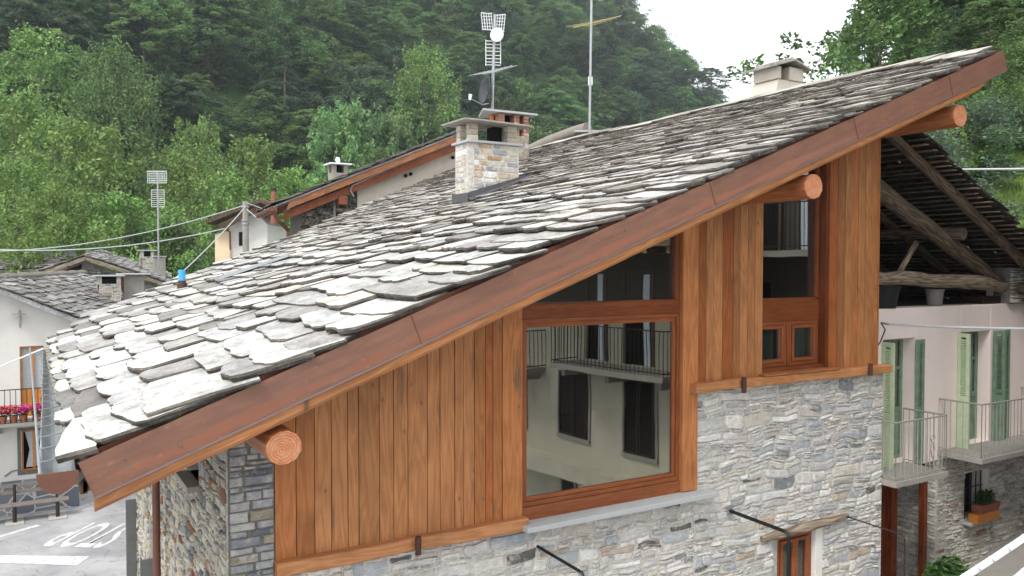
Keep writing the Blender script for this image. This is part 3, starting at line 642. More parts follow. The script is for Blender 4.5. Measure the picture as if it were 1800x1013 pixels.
def xridge(y):
    for a, b in zip(RIDGE, RIDGE[1:]):
        if y <= b[0]: return a[1]+(b[1]-a[1])*max(0, (y-a[0]))/(b[0]-a[0])
    return RIDGE[-1][1]
def f(m):
    pts = [(.34, 6.9)]+[(x, yfar(x)) for x in (.34, .86, 2.7, 5.5, 7, 9, 12.7)]+[(xridge(y)-.05, y) for y in (20, 17.6, 15.6, 12.3, 9.7, 8.4, 6.9)]
    m.prism([(x, y, zu(x)+.125) for x, y in pts], (0, 0, .13), (.7, .6, .52), grain=(0, 1, 0))
    m.prism([(.36, 6.9, zu(.36)+.12), (.36, 17.1, zu(.36)+.12), (.36, 17.1, zu(.36)+.22), (.36, 6.9, zu(.36)+.22)], (.03, 0, 0), (.8, .7, .6), grain=(0, 1, 0))
one('roof_deck', 'lath', f, house)
# ---- fascia sheet
def f(m):
    n = 30; xs = [.425+i*(12.39-.425)/n for i in range(n+1)]; px_, pz_ = -.103, .268
    for i in range(n):
        q = []; g = []
        for x, t_ in ((xs[i], 0), (xs[i+1], 0), (xs[i+1], 1), (xs[i], 1)):
            wv = .006*mn.noise(V((x*.8, 5, 0))); q.append((x+px_*t_, 6.75-.004*t_, zf(x)+pz_*t_+wv)); g.append((x, t_, 0))
        m.prism(q, (0, .012, 0), gcs=g)
    # folded top lip running back under the slabs and bottom drip
    a, b = xs[0]+px_, xs[-1]+px_
    m.prism([(a, 6.765, zf(xs[0])+pz_-.004), (b, 6.765, zf(xs[-1])+pz_-.004), (b, 6.93, zf(xs[-1])+pz_-.03), (a, 6.93, zf(xs[0])+pz_-.03)], (0, 0, -.006), gcs=[(a, .9, 0)]*4)
    m.prism([(xs[-1]+.003, 6.75, zf(xs[-1])), (xs[-1]+px_+.003, 6.75, zf(xs[-1])+pz_), (xs[-1]+px_+.003, 7.1, zf(xs[-1])+pz_), (xs[-1]+.003, 7.1, zf(xs[-1]))], (.012, 0, 0), gcs=[(11.5, .9, 0)]*4)
fa = one('fascia', 'fascia', f, house)
def f(m):
    a, b = .42, 12.39
    m.prism([(a, 6.742, zf(a)-.012), (b, 6.742, zf(b)-.012), (b, 6.742, zf(b)+.004), (a, 6.742, zf(a)+.004)], (0, .03, 0))
one('drip_edge', 'drip_edge', f, fa)
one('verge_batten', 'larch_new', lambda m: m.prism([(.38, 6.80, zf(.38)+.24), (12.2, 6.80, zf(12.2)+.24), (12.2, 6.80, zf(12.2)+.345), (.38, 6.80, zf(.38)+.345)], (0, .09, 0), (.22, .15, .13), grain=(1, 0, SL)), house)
for x in (3.05, 6.62, 9.05, 11.05): one('seam', 'copper', lambda m: m.prism([(x, 6.743, zf(x)+.01), (x+.005, 6.743, zf(x)+.012), (x+.005-.1, 6.739, zf(x)+.272), (x-.1, 6.739, zf(x)+.27)], (0, .006, 0)), fa)
for x, dz in ((4.55, .13), (5.35, .2), (7.9, .15), (8.9, .1), (.62, .2), (1.02, .1), (10.2, .12)): one('rivet', 'drip_edge', lambda m: m.tube([(x, 6.735, zf(x)+dz), (x, 6.75, zf(x)+dz)], .008, 8), fa)
# ---- slabs
K = math.sqrt(1+SL*SL); NX, NZ = -SL/K, 1/K
def ptm(y, s, n):
    x = .30+s/K+.012*(y-6.8)*max(0, 1-s/3); z = 5.435+SL*x; cv_ = .05*mn.noise(V((x*.35, y*.25, 7)))
    return V((x+n*NX, y, z+n*NZ+cv_))
CHB = (6.9, 8.1, 13.2, 13.95)
def tone(c, y, s):  # weathering upward and backward; lower left stays pale as painted sky sheen
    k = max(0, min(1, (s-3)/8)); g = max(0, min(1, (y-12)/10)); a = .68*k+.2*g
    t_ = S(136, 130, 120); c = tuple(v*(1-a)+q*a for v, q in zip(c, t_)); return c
mb = MB()
def yr(s): x = .3+s/K; return 6.80, yfar(x)-.05
Stot = (12.9-.3)*K
s = .0; row = 0
while s < Stot:
    x = .3+s/K
    f_ = max(0, s)/Stot; e = (.37-.145*min(1, f_*1.8))*U(.8, 1.2)
    if row == 0: e = .14
    y = 6.765+U(-.04, .04); yb = yfar(max(.3, x))
    while y < yb:
        near = max(0, 1-(y-6.8)/7)
        wd = U(.26, .82)*(1.12-.3*f_)*(1+.25*near*(1 if s < 3 else 0))
        if U(0, 1) < .10: wd *= 1.45
        if s < 1.6: wd *= 1.3
        if x > xridge(y+wd/2)-.12: y += wd; continue
        if CHB[0]-.05 < x+.1 < CHB[1]-.1 and CHB[2]-wd+.1 < y < CHB[3]-.1: y += .1; continue
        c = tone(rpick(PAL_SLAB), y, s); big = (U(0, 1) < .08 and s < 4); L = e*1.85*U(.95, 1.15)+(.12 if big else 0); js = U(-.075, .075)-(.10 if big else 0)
        L = min(L, (xridge(y)-x)*K+.2)
        first = y < 6.9; kz = U(.7, 1.5)
        if s < .2: js = js*.3
        slab(mb, ptm, y+(U(-.03, .01) if first else U(-.03, .01)), y+wd-U(-.02, .03), s+js, s+js+L, .068*e/.3+U(0, .02), .012, U(.028, .06), c, tuple(v*kz*.8 for v in SIDE), 5, .045 if s < 6 else .034, math.radians(U(-8, 8)))  # slab edges darkened in colour to deepen the shadow lines
        y += wd
    s += e; row += 1
# ridge course
y = 6.82
while y < 20:
    wd = U(.45, .9); x = xridge(y+wd/2); c = rpick([(2, S(176, 170, 160)), (2, S(150, 145, 135))])
    s_ = (x-.3)*K; slab(mb, ptm, y, y+wd, s_-.32+U(-.05, .05), s_+.22, .09+U(0, .03), .09, U(.03, .05), c, SIDE, 3, .03, U(-.05, .05)); y += wd*.96
roof = mb.build('roof', 'slate', house)
# ridge mortar roll at the far end
one('ridge_cap', 'ridge_mortar', lambda m: m.tube([onY(918, 270, 20.8), onY(965, 249, 20.2), onY(1010, 233, 19.4), onY(1033, 226, 18.8)], [.15, .17, .18, .17], 10), house, smooth=True)
# ---- gutter
def f(m):
    n = 10; ys = [6.72+i*(17.2-6.72)/20 for i in range(21)]; R1, R0 = .115, .108
    def xc(y): return .195+.019*(y-6.7)+.004*math.sin(y*2)
    rings = []
    for y in ys:
        o_ = []; 
        for k in range(n+1): a_ = math.pi+math.pi*k/n; o_.append(m.vert((xc(y)+R1*math.cos(a_), y, 5.50+R1*1.05*math.sin(a_))))
        for k in range(n, -1, -1): a_ = math.pi+math.pi*k/n; o_.append(m.vert((xc(y)+R0*math.cos(a_), y, 5.503+R0*1.05*math.sin(a_))))
        rings.append(o_)
    N_ = len(rings[0])
    for i in range(20):
        for k in range(N_): j = (k+1) % N_; m.face((rings[i][k], rings[i][j], rings[i+1][j], rings[i+1][k]))
    m.tube([(xc(6.7)-R1-.003, y, 5.508) for y in ys], .012, 6)
gu = one('gutter', 'zinc', f, house, smooth=False)
def f(m):
    pts = [(.19+.135*math.cos(math.pi+math.pi*k/14), 6.715, 5.515+.155*math.sin(math.pi+math.pi*k/14)) for k in range(15)]; m.prism(pts, (0, -.02, 0))
one('gutter_end', 'copper', f, gu)
y = 7.1
while y < 17: one('gutter_bracket', 'galv', lambda m: m.bar((.06+.019*(y-6.7), y, 5.515), (.36+.014*(y-6.7), y+.12, 5.53), .02, .006), gu); y += .52
one('downpipe', 'copper', lambda m: m.tube([(.2, 11.6, 5.38), (.25, 11.6, 5.2), (1.42, 11.75, 4.6), (1.47, 11.75, 4.4), (1.47, 11.75, 0)], .05, 12), house, smooth=True)
one('stone_soffit', 'cement', lambda m: m.prism([(.30, 6.86, 5.44), (.30, 17.2, 5.44), (.42, 17.2, 5.53), (.42, 6.86, 5.53)], (0, 0, -.07)), house)
# ---- big chimney
CX0, CX1, CY0, CY1 = 6.97, 8.02, 13.3, 13.85
def f(m):
    masonry(m, (CX0, CY0, 0), (1, 0, 0), (0, 0, 1), (0, -1, 0), -.012, CX1-CX0, 7.9, 9.22, PAL_CHIM, rh=(.085, .13), sw=(.16, .34), split=.0, warp=.005, jit=.006, gap=.012, prot=(.004, .012), thick=.1)
    masonry(m, (CX0, CY0, 0), (0, 1, 0), (0, 0, 1), (-1, 0, 0), -.01, CY1-CY0, 7.9, 9.22, PAL_CHIM, rh=(.085, .13), sw=(.16, .34), split=.0, warp=.005, jit=.006, gap=.012, prot=(.004, .012), thick=.1)
    m.m = 1; m.bx(CX0+.101, CX1, CY0+.101, CY1, 7.9, 9.22)
    m.m = 0
    for x0 in (CX0+.0, CX0+.40, CX1-.2):
        pass
    for (x0, x1, y0, y1) in ((CX0+.02, CX0+.2, CY0+.01, CY0+.16), (CX1-.24, CX1-.02, CY0+.01, CY0+.18), (CX0+.02, CX0+.18, CY1-.16, CY1), (CX1-.2, CX1-.02, CY1-.16, CY1)):
        for k in range(3): m.bx(x0+U(0, .01), x1-U(0, .01), y0+U(0, .01), y1, 9.268+k*.105, 9.268+k*.105+.098, rpick([(2, S(206, 198, 180)), (1, S(178, 168, 150))]))
ch = one('chimney', ['rubble', 'mortar'], f, house)
one('ledge', 'grey_stone', lambda m: m.bx(CX0-.06, CX1+.06, CY0-.06, CY1+.05, 9.222, 9.265), ch, bevel=.008)
def f(m):
    z = 9.585; m.prism([(CX0-.2, CY0-.2, z), (CX0+.1, CY0-.23, z), (CX1+.18, CY0-.2, z-.02), (CX1+.16, CY1+.18, z-.01), (CX0-.2, CY1+.2, z+.01)], (0, 0, .034))
one('cap_slab', 'cap_stone', f, ch, bevel=.008)
one('flue', 'near_black', lambda m: m.bx(CX0+.62, CX1-.25, CY0+.2, CY1-.1, 9.27, 9.58), ch)
def f(m):
    zr = lambda x: 5.435+SL*x+.09
    m.prism([(CX0-.03, CY0-.045, zr(CX0)-.02), (CX1+.25, CY0-.045, zr(CX1+.25)), (CX1+.25, CY0-.045, zr(CX1+.25)+.05), (CX0-.03, CY0-.045, zr(CX0)+.14)], (0, .012, 0))
    m.prism([(CX0-.05, CY0-.045, zr(CX0)-.03), (CX0-.05, CY1+.05, zr(CX0)-.03), (CX0-.05, CY1+.05, zr(CX0)+.13), (CX0-.05, CY0-.045, zr(CX0)+.13)], (.012, 0, 0))
    m.prism([(CX0-.05, CY0-.2, zr(CX0)-.02), (CX1+.25, CY0-.2, zr(CX1+.25)), (CX1+.25, CY0-.04, zr(CX1+.25)+.02), (CX0-.05, CY0-.04, zr(CX0)+.02)], (0, 0, .01))
one('flashing', 'lead', f, ch)
# lead strip lying in the slabs and blue-tipped vent
def rp_(px, py, n=.1):
    r = ray(px, py); tt = (5.435+n-7)/(r.z-SL*r.x); return CAM+r*tt
one('lead_strip', 'zinc', lambda m: m.prism([rp_(376, 490, .13), rp_(386, 492, .13), rp_(512, 450, .13), rp_(505, 448, .13)], (0, 0, .012)), house)
p = rp_(320, 508, .1)
vt = thing('vent_pipe', 'short vent pipe with a bright blue top poking through the lower left roof', 'vent pipe', p)
one('base', 'brown_plastic', lambda m: m.tube([p-V((0, 0, .05)), p+V((0, 0, .16))], [.1, .075], 14), vt)
one('blue_cap', 'blue_plastic', lambda m: m.tube([p+V((0, 0, .161)), p+V((0, 0, .37))], .066, 14), vt)
# ---- brackets on the front wall
def bracket(label, a, out, drop, r, mat_):
    a = V(a); b = a+V((0, -out, -.02)); m = MB(); m.tube([a, b, b+V((0, -.04, -.04)), b+V((0, -.04, -drop))], r, 8)
    o = m.build('awning_bracket', mat_, house); o['label'] = label
bracket('black steel bracket left of the window', (5.08, 8.02, 3.74), .9, .9, .018, 'black_steel')
bracket('black steel bracket in the middle', (8.12, 8.02, 3.70), 1.0, 1.4, .024, 'black_steel')
bracket('thin grey bracket on the right', (10.46, 8.02, 3.27), 1.0, 1.6, .010, 'iron')
one('bracket_plate', 'galv', lambda m: m.bx(8.07, 8.17, 7.96, 7.975, 3.64, 3.77), house)

# ================================================================== PINK HOUSE
PH = thing('pink_house', 'old pink plastered house with green shutters and open log attic at right', 'house', (13.8, 8.5, 1))
PY = 8.5
def wall_holes(m, u0, u1, v0, v1, holes, y, th):
    us = sorted(set([u0, u1]+[h[0] for h in holes]+[h[1] for h in holes]))
    for a, b in zip(us, us[1:]):
        vs = [v0]+sorted(x for h in holes if h[0] <= (a+b)/2 <= h[1] for x in (h[2], h[3]))+[v1]
        for i in range(0, len(vs), 2): m.bx(a, b, y, y+th, vs[i], vs[i+1])
def f(m):
    wall_holes(m, 11.3, 18.5, 3.6, 6.28, [(12.1, 12.95, 3.7, 5.77), (14.27, 15.2, 3.78, 5.8)], PY, .4)
    m.bx(15.75, 18.5, PY, PY+.4, 6.283, 6.75)
    m.bx(11.3, 18.5, 14.5, 14.8, 1, 7.2); m.bx(18.2, 18.5, 8.9, 14.5, 1, 6.2)
one('upper_wall', 'pink_plaster', f, PH, bevel=.01)
PAL_PW = [(4, S(202, 196, 184)), (3, S(186, 180, 168)), (2, S(160, 156, 148)), (1.5, S(212, 208, 198)), (.2, S(158, 122, 104))]
def f(m):
    masonry(m, (0, PY+.03, 0), (1, 0, 0), (0, 0, 1), (0, -1, 0), 13.65, 18.4, .9, 3.6, PAL_PW, rh=(.035, .10), sw=(.1, .34), prot=(.004, .04), gap=.006, holes=[(14.5, 15.25, 2.4, 3.25)])
    masonry(m, (13.66, PY+.02, 0), (0, 1, 0), (0, 0, 1), (-1, 0, 0), 0, 1.0, .9, 3.6, PAL_PW, rh=(.035, .10), sw=(.1, .34), prot=(.004, .04), gap=.006)
one('lower_wall', ['rubble', 'mortar'], f, PH)
one('attic_floor', 'oldlog', lambda m: m.bx(11.3, 18.2, PY+.4, 14.5, 6.15, 6.25), PH)
# recessed wooden entrance
def f(m):
    m.bx(11.5, 13.2, 9.3, 9.35, .9, 3.62)
en = one('entrance_door', 'door_wood', lambda m: (m.bx(11.5, 12.96, 9.02, 9.06, .95, 3.55, (1, 1, 1), 2), m.bx(12.96, 13.12, 8.9, 9.1, .95, 3.6, (1.2, 1.1, 1), 2), [m.bx(a, b, 8.99, 9.02, c, d, (.85, .8, .75), 2) for a, b, c, d in ((11.7, 12.2, 1.2, 2.2), (12.3, 12.85, 1.2, 2.2), (11.7, 12.2, 2.35, 3.4), (12.3, 12.85, 2.35, 3.4))]), PH, bevel=.006)
one('side_post', 'door_wood', lambda m: m.bx(13.42, 13.52, 8.6, 8.7, .95, 3.6, (1.1, 1, .9), 2), PH, bevel=.004)
one('door_number', 'white_plastic', lambda m: m.bx(12.22, 12.27, 8.98, 8.99, 2.15, 2.28), en)
def louvre_shutter(m, o, d, w_, z0, z1, th=.035, half=.55):
    """shutter panel: hinge corner o (x,y), direction d in plan"""
    o = V((o[0], o[1], 0)); d = V((d[0], d[1], 0)).normalized(); n = V((-d.y, d.x, 0)); Z = V((0, 0, 1)); H = z1-z0; zb = z0+H*(1-half)
    def b(u0, u1, a0, a1, t0=0, t1=1, ax=2): m.box(o+d*u0+n*th*t0+Z*a0, d*(u1-u0), n*th*(t1-t0), Z*(a1-a0), axis=ax)
    b(0, .06, z0, z1); b(w_-.06, w_, z0, z1); b(.06, w_-.06, z0, z0+.09); b(.06, w_-.06, z1-.07, z1); b(.06, w_-.06, zb-.04, zb+.03); b(.06, w_-.06, z0+.09, zb-.04, .3, .6)
    z = zb+.03; k = int((z1-.07-z)/.038)
    for i in range(k):
        zz = z+i*.038; p0 = o+d*.06+n*th*.1+Z*zz; m.box(p0, d*(w_-.12), n*th*.8+Z*.022, Z*.008-n*.002, axis=0)
def french(x0, x1, z0, z1, glassy):
    d_ = one('balcony_door', 'green_mid', lambda m: (frame_rect(m, x0, x1, z0, z1, PY+.22, .06, .06), m.bx(x0+.06, (x0+x1)/2+.03, PY+.24, PY+.28, z0+.06, z0+.8), m.bx((x0+x1)/2-.02, (x0+x1)/2+.04, PY+.2, PY+.26, z0+.06, z1-.06), m.bx((x0+x1)/2+.04, x1-.06, PY+.24, PY+.28, z0+.06, z0+.8), m.bx(x0+.06, x1-.06, PY+.225, PY+.26, z0+.8, z0+.88), m.bx(x0+.06, x1-.06, PY+.225, PY+.26, z1-.55, z1-.5)), PH, bevel=.004)
    one('pane', 'pane_dim', lambda m: m.bx(x0+.05, x1-.05, PY+.25, PY+.255, z0+.88, z1-.06), d_)
    one('lace_curtain', glassy, lambda m: m.bx(x0+.05, x1-.05, PY+.33, PY+.34, z0+.7, z1-.06), d_)
    return d_
french(12.1, 12.95, 3.70, 5.77, 'dark'); french(14.27, 15.2, 3.78, 5.8, 'lace')
def sh(o, d, w_, z0, z1, mat_): 
    m = MB(); louvre_shutter(m, o, d, w_, z0, z1); return m.build('shutter', mat_, PH)
sh((12.05, PY-.01), (-.04, -1), .22, 3.56, 5.74, 'green_light'); sh((13.14, PY-.02), (-1, -.12), .25, 3.62, 5.74, 'green_mid')
sh((14.16, PY-.01), (-.02, -1), .22, 3.70, 5.80, 'green_light'); sh((15.46, PY-.10), (-1, .22), .25, 3.79, 5.8, 'green_mid'); sh((15.76, PY-.02), (-1, -.24), .29, 3.79, 5.8, 'green_dark')
def balcony(x0, x1, z, y0, skew=0):
    b = one('balcony', 'cement', lambda m: m.prism([(x0+skew, y0, z-.09), (x1, y0, z-.09), (x1, PY, z-.09), (x0, PY, z-.09)], (0, 0, .09)), PH, bevel=.006)
    def f(m):
        a = V((x0+.03+skew, y0+.03, 0)); c = V((x1-.03, y0+.03, 0)); e = V((x1-.03, PY, 0)); g = V((x0+.03, PY, 0)); H = .9
        for p, q in ((g, a), (a, c), (c, e)):
            L = (q-p).length; n = max(2, int(L/.105))
            m.tube([p+V((0, 0, z+H)), q+V((0, 0, z+H))], .014, 6); m.tube([p+V((0, 0, z+.05)), q+V((0, 0, z+.05))], .009, 6)
            for i in range(n+1): r = p+(q-p)*i/n; m.tube([r+V((0, 0, z)), r+V((0, 0, z+H))], .0075, 5)
        # ornament
        r = a+(c-a)*.72
        for s_ in (-1, 1): m.tube([r+V((s_*.0, 0, z+.25)), r+V((s_*.05, 0, z+.4)), r+V((s_*.01, 0, z+.5)), r+V((s_*.06, 0, z+.58)), r+V((0, 0, z+.62))], .01, 5)
    one('railing', 'rail_grey', f, b); return b
balcony(11.34, 12.69, 3.70, 7.72); balcony(13.62, 16.3, 3.78, 7.72)
# low barred window with planters
lw_ = one('window', 'dark', lambda m: m.bx(14.5, 15.25, PY+.3, PY+.33, 2.4, 3.25), PH)
one('window_bars', 'iron', lambda m: ([m.tube([(x, PY+.1, 2.4), (x, PY+.1, 3.25)], .012, 6) for x in (14.62, 14.8, 14.98, 15.14)], [m.tube([(14.5, PY+.1, z), (15.25, PY+.1, z)], .01, 6) for z in (2.65, 2.95)]), lw_)
one('reveal', 'white_plaster', lambda m: m.bx(15.2, 15.27, PY+.02, PY+.3, 2.4, 3.25), lw_)
one('sill', 'grey_stone', lambda m: m.bx(14.45, 15.3, PY-.14, PY+.3, 2.34, 2.398), lw_, bevel=.004)
def leaves(m, c, rad, n, size, flat=1.0, col=(1, 1, 1)):
    for _ in range(n):
        while True:
            p = V((U(-1, 1), U(-1, 1), U(-1, 1)))
            if p.length < 1: break
        q = V(c)+V((p.x*rad[0], p.y*rad[1], p.z*rad[2])); a = V((U(-1, 1), U(-1, 1), U(-.4, .4))).normalized(); b = a.cross(V((U(-.4, .4), U(-.4, .4), 1))).normalized(); s_ = size*U(.6, 1.3); k = U(.65, 1.3)
        cc = tuple(x*k for x in col); m.face([m.vert(q-a*s_), m.vert(q-b*s_*.45), m.vert(q+a*s_), m.vert(q+b*s_*.45)], cc)
t1 = thing('flower_box', 'terracotta window box of green leaves by the barred window of the pink house', 'flower box', (14.9, PY-.1, 2.56))
one('box', 'terracotta', lambda m: m.prism([(14.66, PY-.2, 2.555), (15.2, PY-.2, 2.555), (15.24, PY-.22, 2.70), (14.62, PY-.22, 2.70)], (0, .18, 0)), t1, bevel=.008)
one('foliage', 'leaf_plant', lambda m: leaves(m, (14.93, PY-.1, 2.80), (.28, .12, .14), 260, .05), t1)
one('wooden_crate', 'pine_frame', lambda m: m.bx(14.5, 15.2, PY-.22, PY-.05, 2.40, 2.553, (.9, .8, .7)), None, origin=(14.85, PY-.1, 2.4), bevel=.006)
tag(bpy.data.objects['wooden_crate'], 'orange brown wooden trough under the window box on the barred window sill', 'crate')
tag(one('shrub', 'leaf_plant', lambda m: (leaves(m, (13.05, 7.9, 1.75), (.5, .35, .45), 900, .075), leaves(m, (13.3, 7.75, 1.5), (.55, .3, .35), 500, .075, col=(1.6, 1.7, .9))), origin=(13.1, 7.9, 1.1)), 'leafy green shrub at the foot of the stone wall beside the entrance', 'shrub')
# attic roof with logs
A0 = V((12.43, 7.9, 8.95)); A1 = V((15.12, 7.9, 7.58)); AS = (A1.z-A0.z)/(A1.x-A0.x)
AL = math.sqrt(1+AS*AS)
def pta(y, s, n):   # s from the right eave up the slope
    x = 18.6-s/AL; z = A0.z+AS*(x-A0.x)-.02+.05*mn.noise(V((x*.5, y*.4, 1))); return V((x+n*(-AS)/AL, y, z+n/AL))
def f(m):
    slab_roof(m, pta, (18.6-11.75)*AL, lambda s: (7.9, 15), PAL_OLD, exp=(.24, .24), wid=(.3, .7), th=(.02, .035), lenf=1.9, bottom=True, jit=.03, nseg=2, sidec=S(62, 58, 54), yj=.07)
one('attic_roof', 'slate', f, PH)
def f(m):
    s = .1
    while s < (18.6-11.8)*AL:
        for y0, y1 in ((7.92, 10.3), (10.32, 12.6), (12.62, 14.9)):
            a = pta(y0+U(-.05, .1), s, -.035); b = pta(y1, s+U(-.04, .04), -.035); m.bar(a, b, U(.07, .14), .02, col=tuple([U(.45, 1.25)]*3))
        s += U(.13, .2)
one('laths', 'lath', f, PH)
def rlog(m, a, b, r0, r1, seg=12, w_=.02):
    a = V(a); b = V(b); pts = []; rs = []
    for i in range(seg+1):
        t_ = i/seg; p = a+(b-a)*t_; q = V((p.x*.9+r0*50, p.y, p.z)); pts.append(p+V((w_*mn.noise(q*1.7), w_*mn.noise(q*1.3+V((5, 0, 0))), w_*1.6*mn.noise(q*1.9+V((0, 7, 0)))))); rs.append((r0+(r1-r0)*t_)*(1+.12*mn.noise(q*3)))
    m.tube(pts, rs, 10, (1, 1, 1))
def AZ(x): return A0.z+AS*(x-A0.x)
def attic_log(a, b, r0, r1, **k):
    m = MB(); rlog(m, a, b, r0, r1, **k); m.build('log_rafter', 'oldlog', PH, smooth=True)
attic_log((11.6, 8.25, AZ(11.6)-.17), (16.6, 8.25, AZ(16.6)-.17), .085, .095)
attic_log((11.7, 10.0, AZ(11.7)-.16), (17.5, 10.0, AZ(17.5)-.16), .08, .08); attic_log((11.7, 11.6, AZ(11.7)-.16), (17.5, 11.6, AZ(17.5)-.16), .08, .08)
attic_log((11.6, 8.62, 8.45), (15.75, 8.62, 6.62), .15, .14)
attic_log((11.3, 11.0, 8.8), (15.9, 11.0, 6.7), .13, .12)
m = MB(); rlog(m, (11.2, 8.6, 6.80), (15.75, 8.6, 6.66), .11, .13, w_=.05); m.build('tie_beam', 'weathered', PH, smooth=True)
m = MB(); rlog(m, (14.0, 8.3, 7.55), (14.0, 14.5, 7.6), .1, .1); rlog(m, (16.0, 8.3, 6.58), (16.0, 14.5, 6.6), .11, .11); rlog(m, (12.2, 8.9, 8.5), (12.2, 14.5, 8.5), .09, .09); m.build('attic_purlins', 'oldlog', PH, smooth=True)
m = MB(); rlog(m, (12.9, 8.9, 6.7), (13.7, 9.0, 7.4), .05, .05); m.build('brace', 'weathered', PH)
one('attic_back', 'lath', lambda m: [m.bx(11.2+i*.2, 11.37+i*.2, 14.3, 14.34, 7.2 if 5 < i < 22 else 6.2, 9.4, (.5, .5, .5), 2) for i in range(34)], PH)
PAL_ = PAL_PW
def f(m): masonry(m, (0, 8.45, 0), (1, 0, 0), (0, 0, 1), (0, -1, 0), 15.72, 16.5, 6.28, 6.95, PAL_, rh=(.04, .1), sw=(.1, .3), prot=(.01, .05))
one('attic_pier', ['rubble', 'mortar_dark'], f, PH)
def pot(name, label, c, r0, r1, h, mat_):
    c = V(c); o = thing(name, label, 'bucket', c); one('body', mat_, lambda m: m.tube([c, c+V((0, 0, h))], [r0, r1], 20), o); one('rim', mat_, lambda m: m.tube([c+V((0, 0, h+.001)), c+V((0, 0, h+.03))], r1*1.06, 20), o)
pot('bucket', 'large black plastic bucket standing on the attic ledge beside the wood cladding', (12.33, 8.7, 6.285), .22, .28, .33, 'pot_black')
pot('bucket', 'small grey bucket standing on the attic ledge under the log beam', (13.8, 8.7, 6.285), .12, .15, .26, 'pot_grey')
m = MB(); m.bx(15.1, 15.7, 8.6, 9.0, 6.285, 6.42, S(80, 70, 60)); m.build('plank_pile', 'lath', None, origin=(15.4, 8.8, 6.28)); tag(bpy.data.objects['plank_pile'], 'dark pile of old boards on the attic ledge beside the stone pier', 'boards')

# ================================================================== HOUSE OPPOSITE (seen mirrored in the glazing)
FO = V((11.3, -.08, 0)); FU = V((-.137, -.988, 0)).normalized(); FN = V((-.988, .137, 0)).normalized()
OP = thing('plastered_house', 'beige plastered house across the street mirrored in the large window', 'house', FO)
def fb(m, u0, u1, n0, n1, z0, z1): m.box(FO+FU*u0+FN*n0+V((0, 0, z0)), FU*(u1-u0), FN*(n1-n0), V((0, 0, z1-z0)))
def f(m):
    fb(m, -4.4, 9, -.4, 0, 0, 8.2); fb(m, -4.5, 9, 0, .55, 2.0, 2.35); fb(m, -4.5, -1.0, .0, .75, 0, 2.0)
one('wall', 'beige_plaster', f, OP)
one('upper_shade_sheet', 'shade_plaster', lambda m: fb(m, -4.4, 9, .002, .02, 5.95, 7.34), OP)  # dark sheet added over the upper wall to darken its mirror image
one('shade_eaves', 'lath', lambda m: (fb(m, -4.6, 9.2, -1, 1.75, 7.35, 7.5), [fb(m, -4.5+i*.6, -4.4+i*.6, 0, 1.7, 7.22, 7.348) for i in range(22)]), OP)  # eaves made low and extra deep, added to shade the balcony wall
for (u0, u1, z0, z1) in ((-.55, .42, 2.9, 4.43), (-2.62, -1.75, 2.82, 4.48), (1.77, 2.7, 2.9, 4.4), (3.9, 4.8, 2.9, 4.4)):
    wn = one('window', 'cement', lambda m: (fb(m, u0-.08, u0, 0, .03, z0-.08, z1+.06), fb(m, u1, u1+.08, 0, .03, z0-.08, z1+.06), fb(m, u0-.08, u1+.08, 0, .05, z0-.1, z0), fb(m, u0, u1, 0, .03, z1, z1+.06)), OP)
    def f(m):
        for a, b in ((u0, (u0+u1)/2-.01), ((u0+u1)/2+.01, u1)):
            fb(m, a, a+.05, .02, .06, z0, z1); fb(m, b-.05, b, .02, .06, z0, z1); fb(m, a+.05, b-.05, .02, .06, z0, z0+.06); fb(m, a+.05, b-.05, .02, .06, z1-.06, z1)
            z = z0+.06
            while z < z1-.08: m.box(FO+FU*(a+.05)+FN*.02+V((0, 0, z)), FU*(b-a-.1), FN*.03-V((0, 0, .018)), V((0, 0, .012))); z += .045
    one('shutter', 'iron', f, wn); one('pane', 'near_black', lambda m: fb(m, u0, u1, .001, .01, z0, z1), wn)
def op_balc(u0, u1, z):
    b = one('balcony', 'cement', lambda m: fb(m, u0, u1, 0, .9, z-.12, z), OP)
    def f(m):
        for (pa, pb) in (((u0, 0), (u0, .87)), ((u0, .87), (u1, .87)), ((u1, .87), (u1, 0))):
            P0 = FO+FU*pa[0]+FN*pa[1]; P1 = FO+FU*pb[0]+FN*pb[1]; L = (P1-P0).length; n = int(L/.11)
            for zz in (z+.06, z+.92): m.tube([P0+V((0, 0, zz)), P1+V((0, 0, zz))], .013, 6)
            for i in range(n+1): r = P0+(P1-P0)*i/n; m.tube([r+V((0, 0, z)), r+V((0, 0, z+.92))], .009, 5)
    one('railing', 'iron', f, b)
    for u in (u0+.2, (u0+u1)/2, u1-.3): one('bracket', 'cement', lambda m: fb(m, u, u+.12, 0, .7, z-.3, z-.12), b)
op_balc(-3.6, -.2, 4.75); op_balc(1.0, 3.6, 4.45)
for (u0, u1, z0, z1) in ((-2.6, -1.7, 4.8, 6.9), (-1.2, -.5, 4.8, 6.9), (1.8, 2.7, 4.6, 6.8), (4.2, 5.1, 5.0, 6.8), (-4.0, -3.1, 4.9, 6.9)):
    d_ = one('door', 'old_frame', lambda m: (fb(m, u0, u0+.07, .0, .04, z0, z1), fb(m, u1-.07, u1, .0, .04, z0, z1), fb(m, u0+.07, u1-.07, 0, .04, z1-.07, z1)), OP)
    one('pane', 'near_black', lambda m: fb(m, u0+.07, u1-.07, .001, .015, z0, z1-.07), d_); one('curtain', 'curtain', lambda m: fb(m, u0+.12, u0+.3, .016, .03, z0, z1-.1), d_)
m_ = one('small_window', 'iron', lambda m: fb(m, -.1, .35, .0, .04, 1.35, 1.95), OP)
one('frame', 'cement', lambda m: (fb(m, -.16, -.1, .0, .05, 1.3, 2), fb(m, .35, .41, 0, .05, 1.3, 2)), m_)

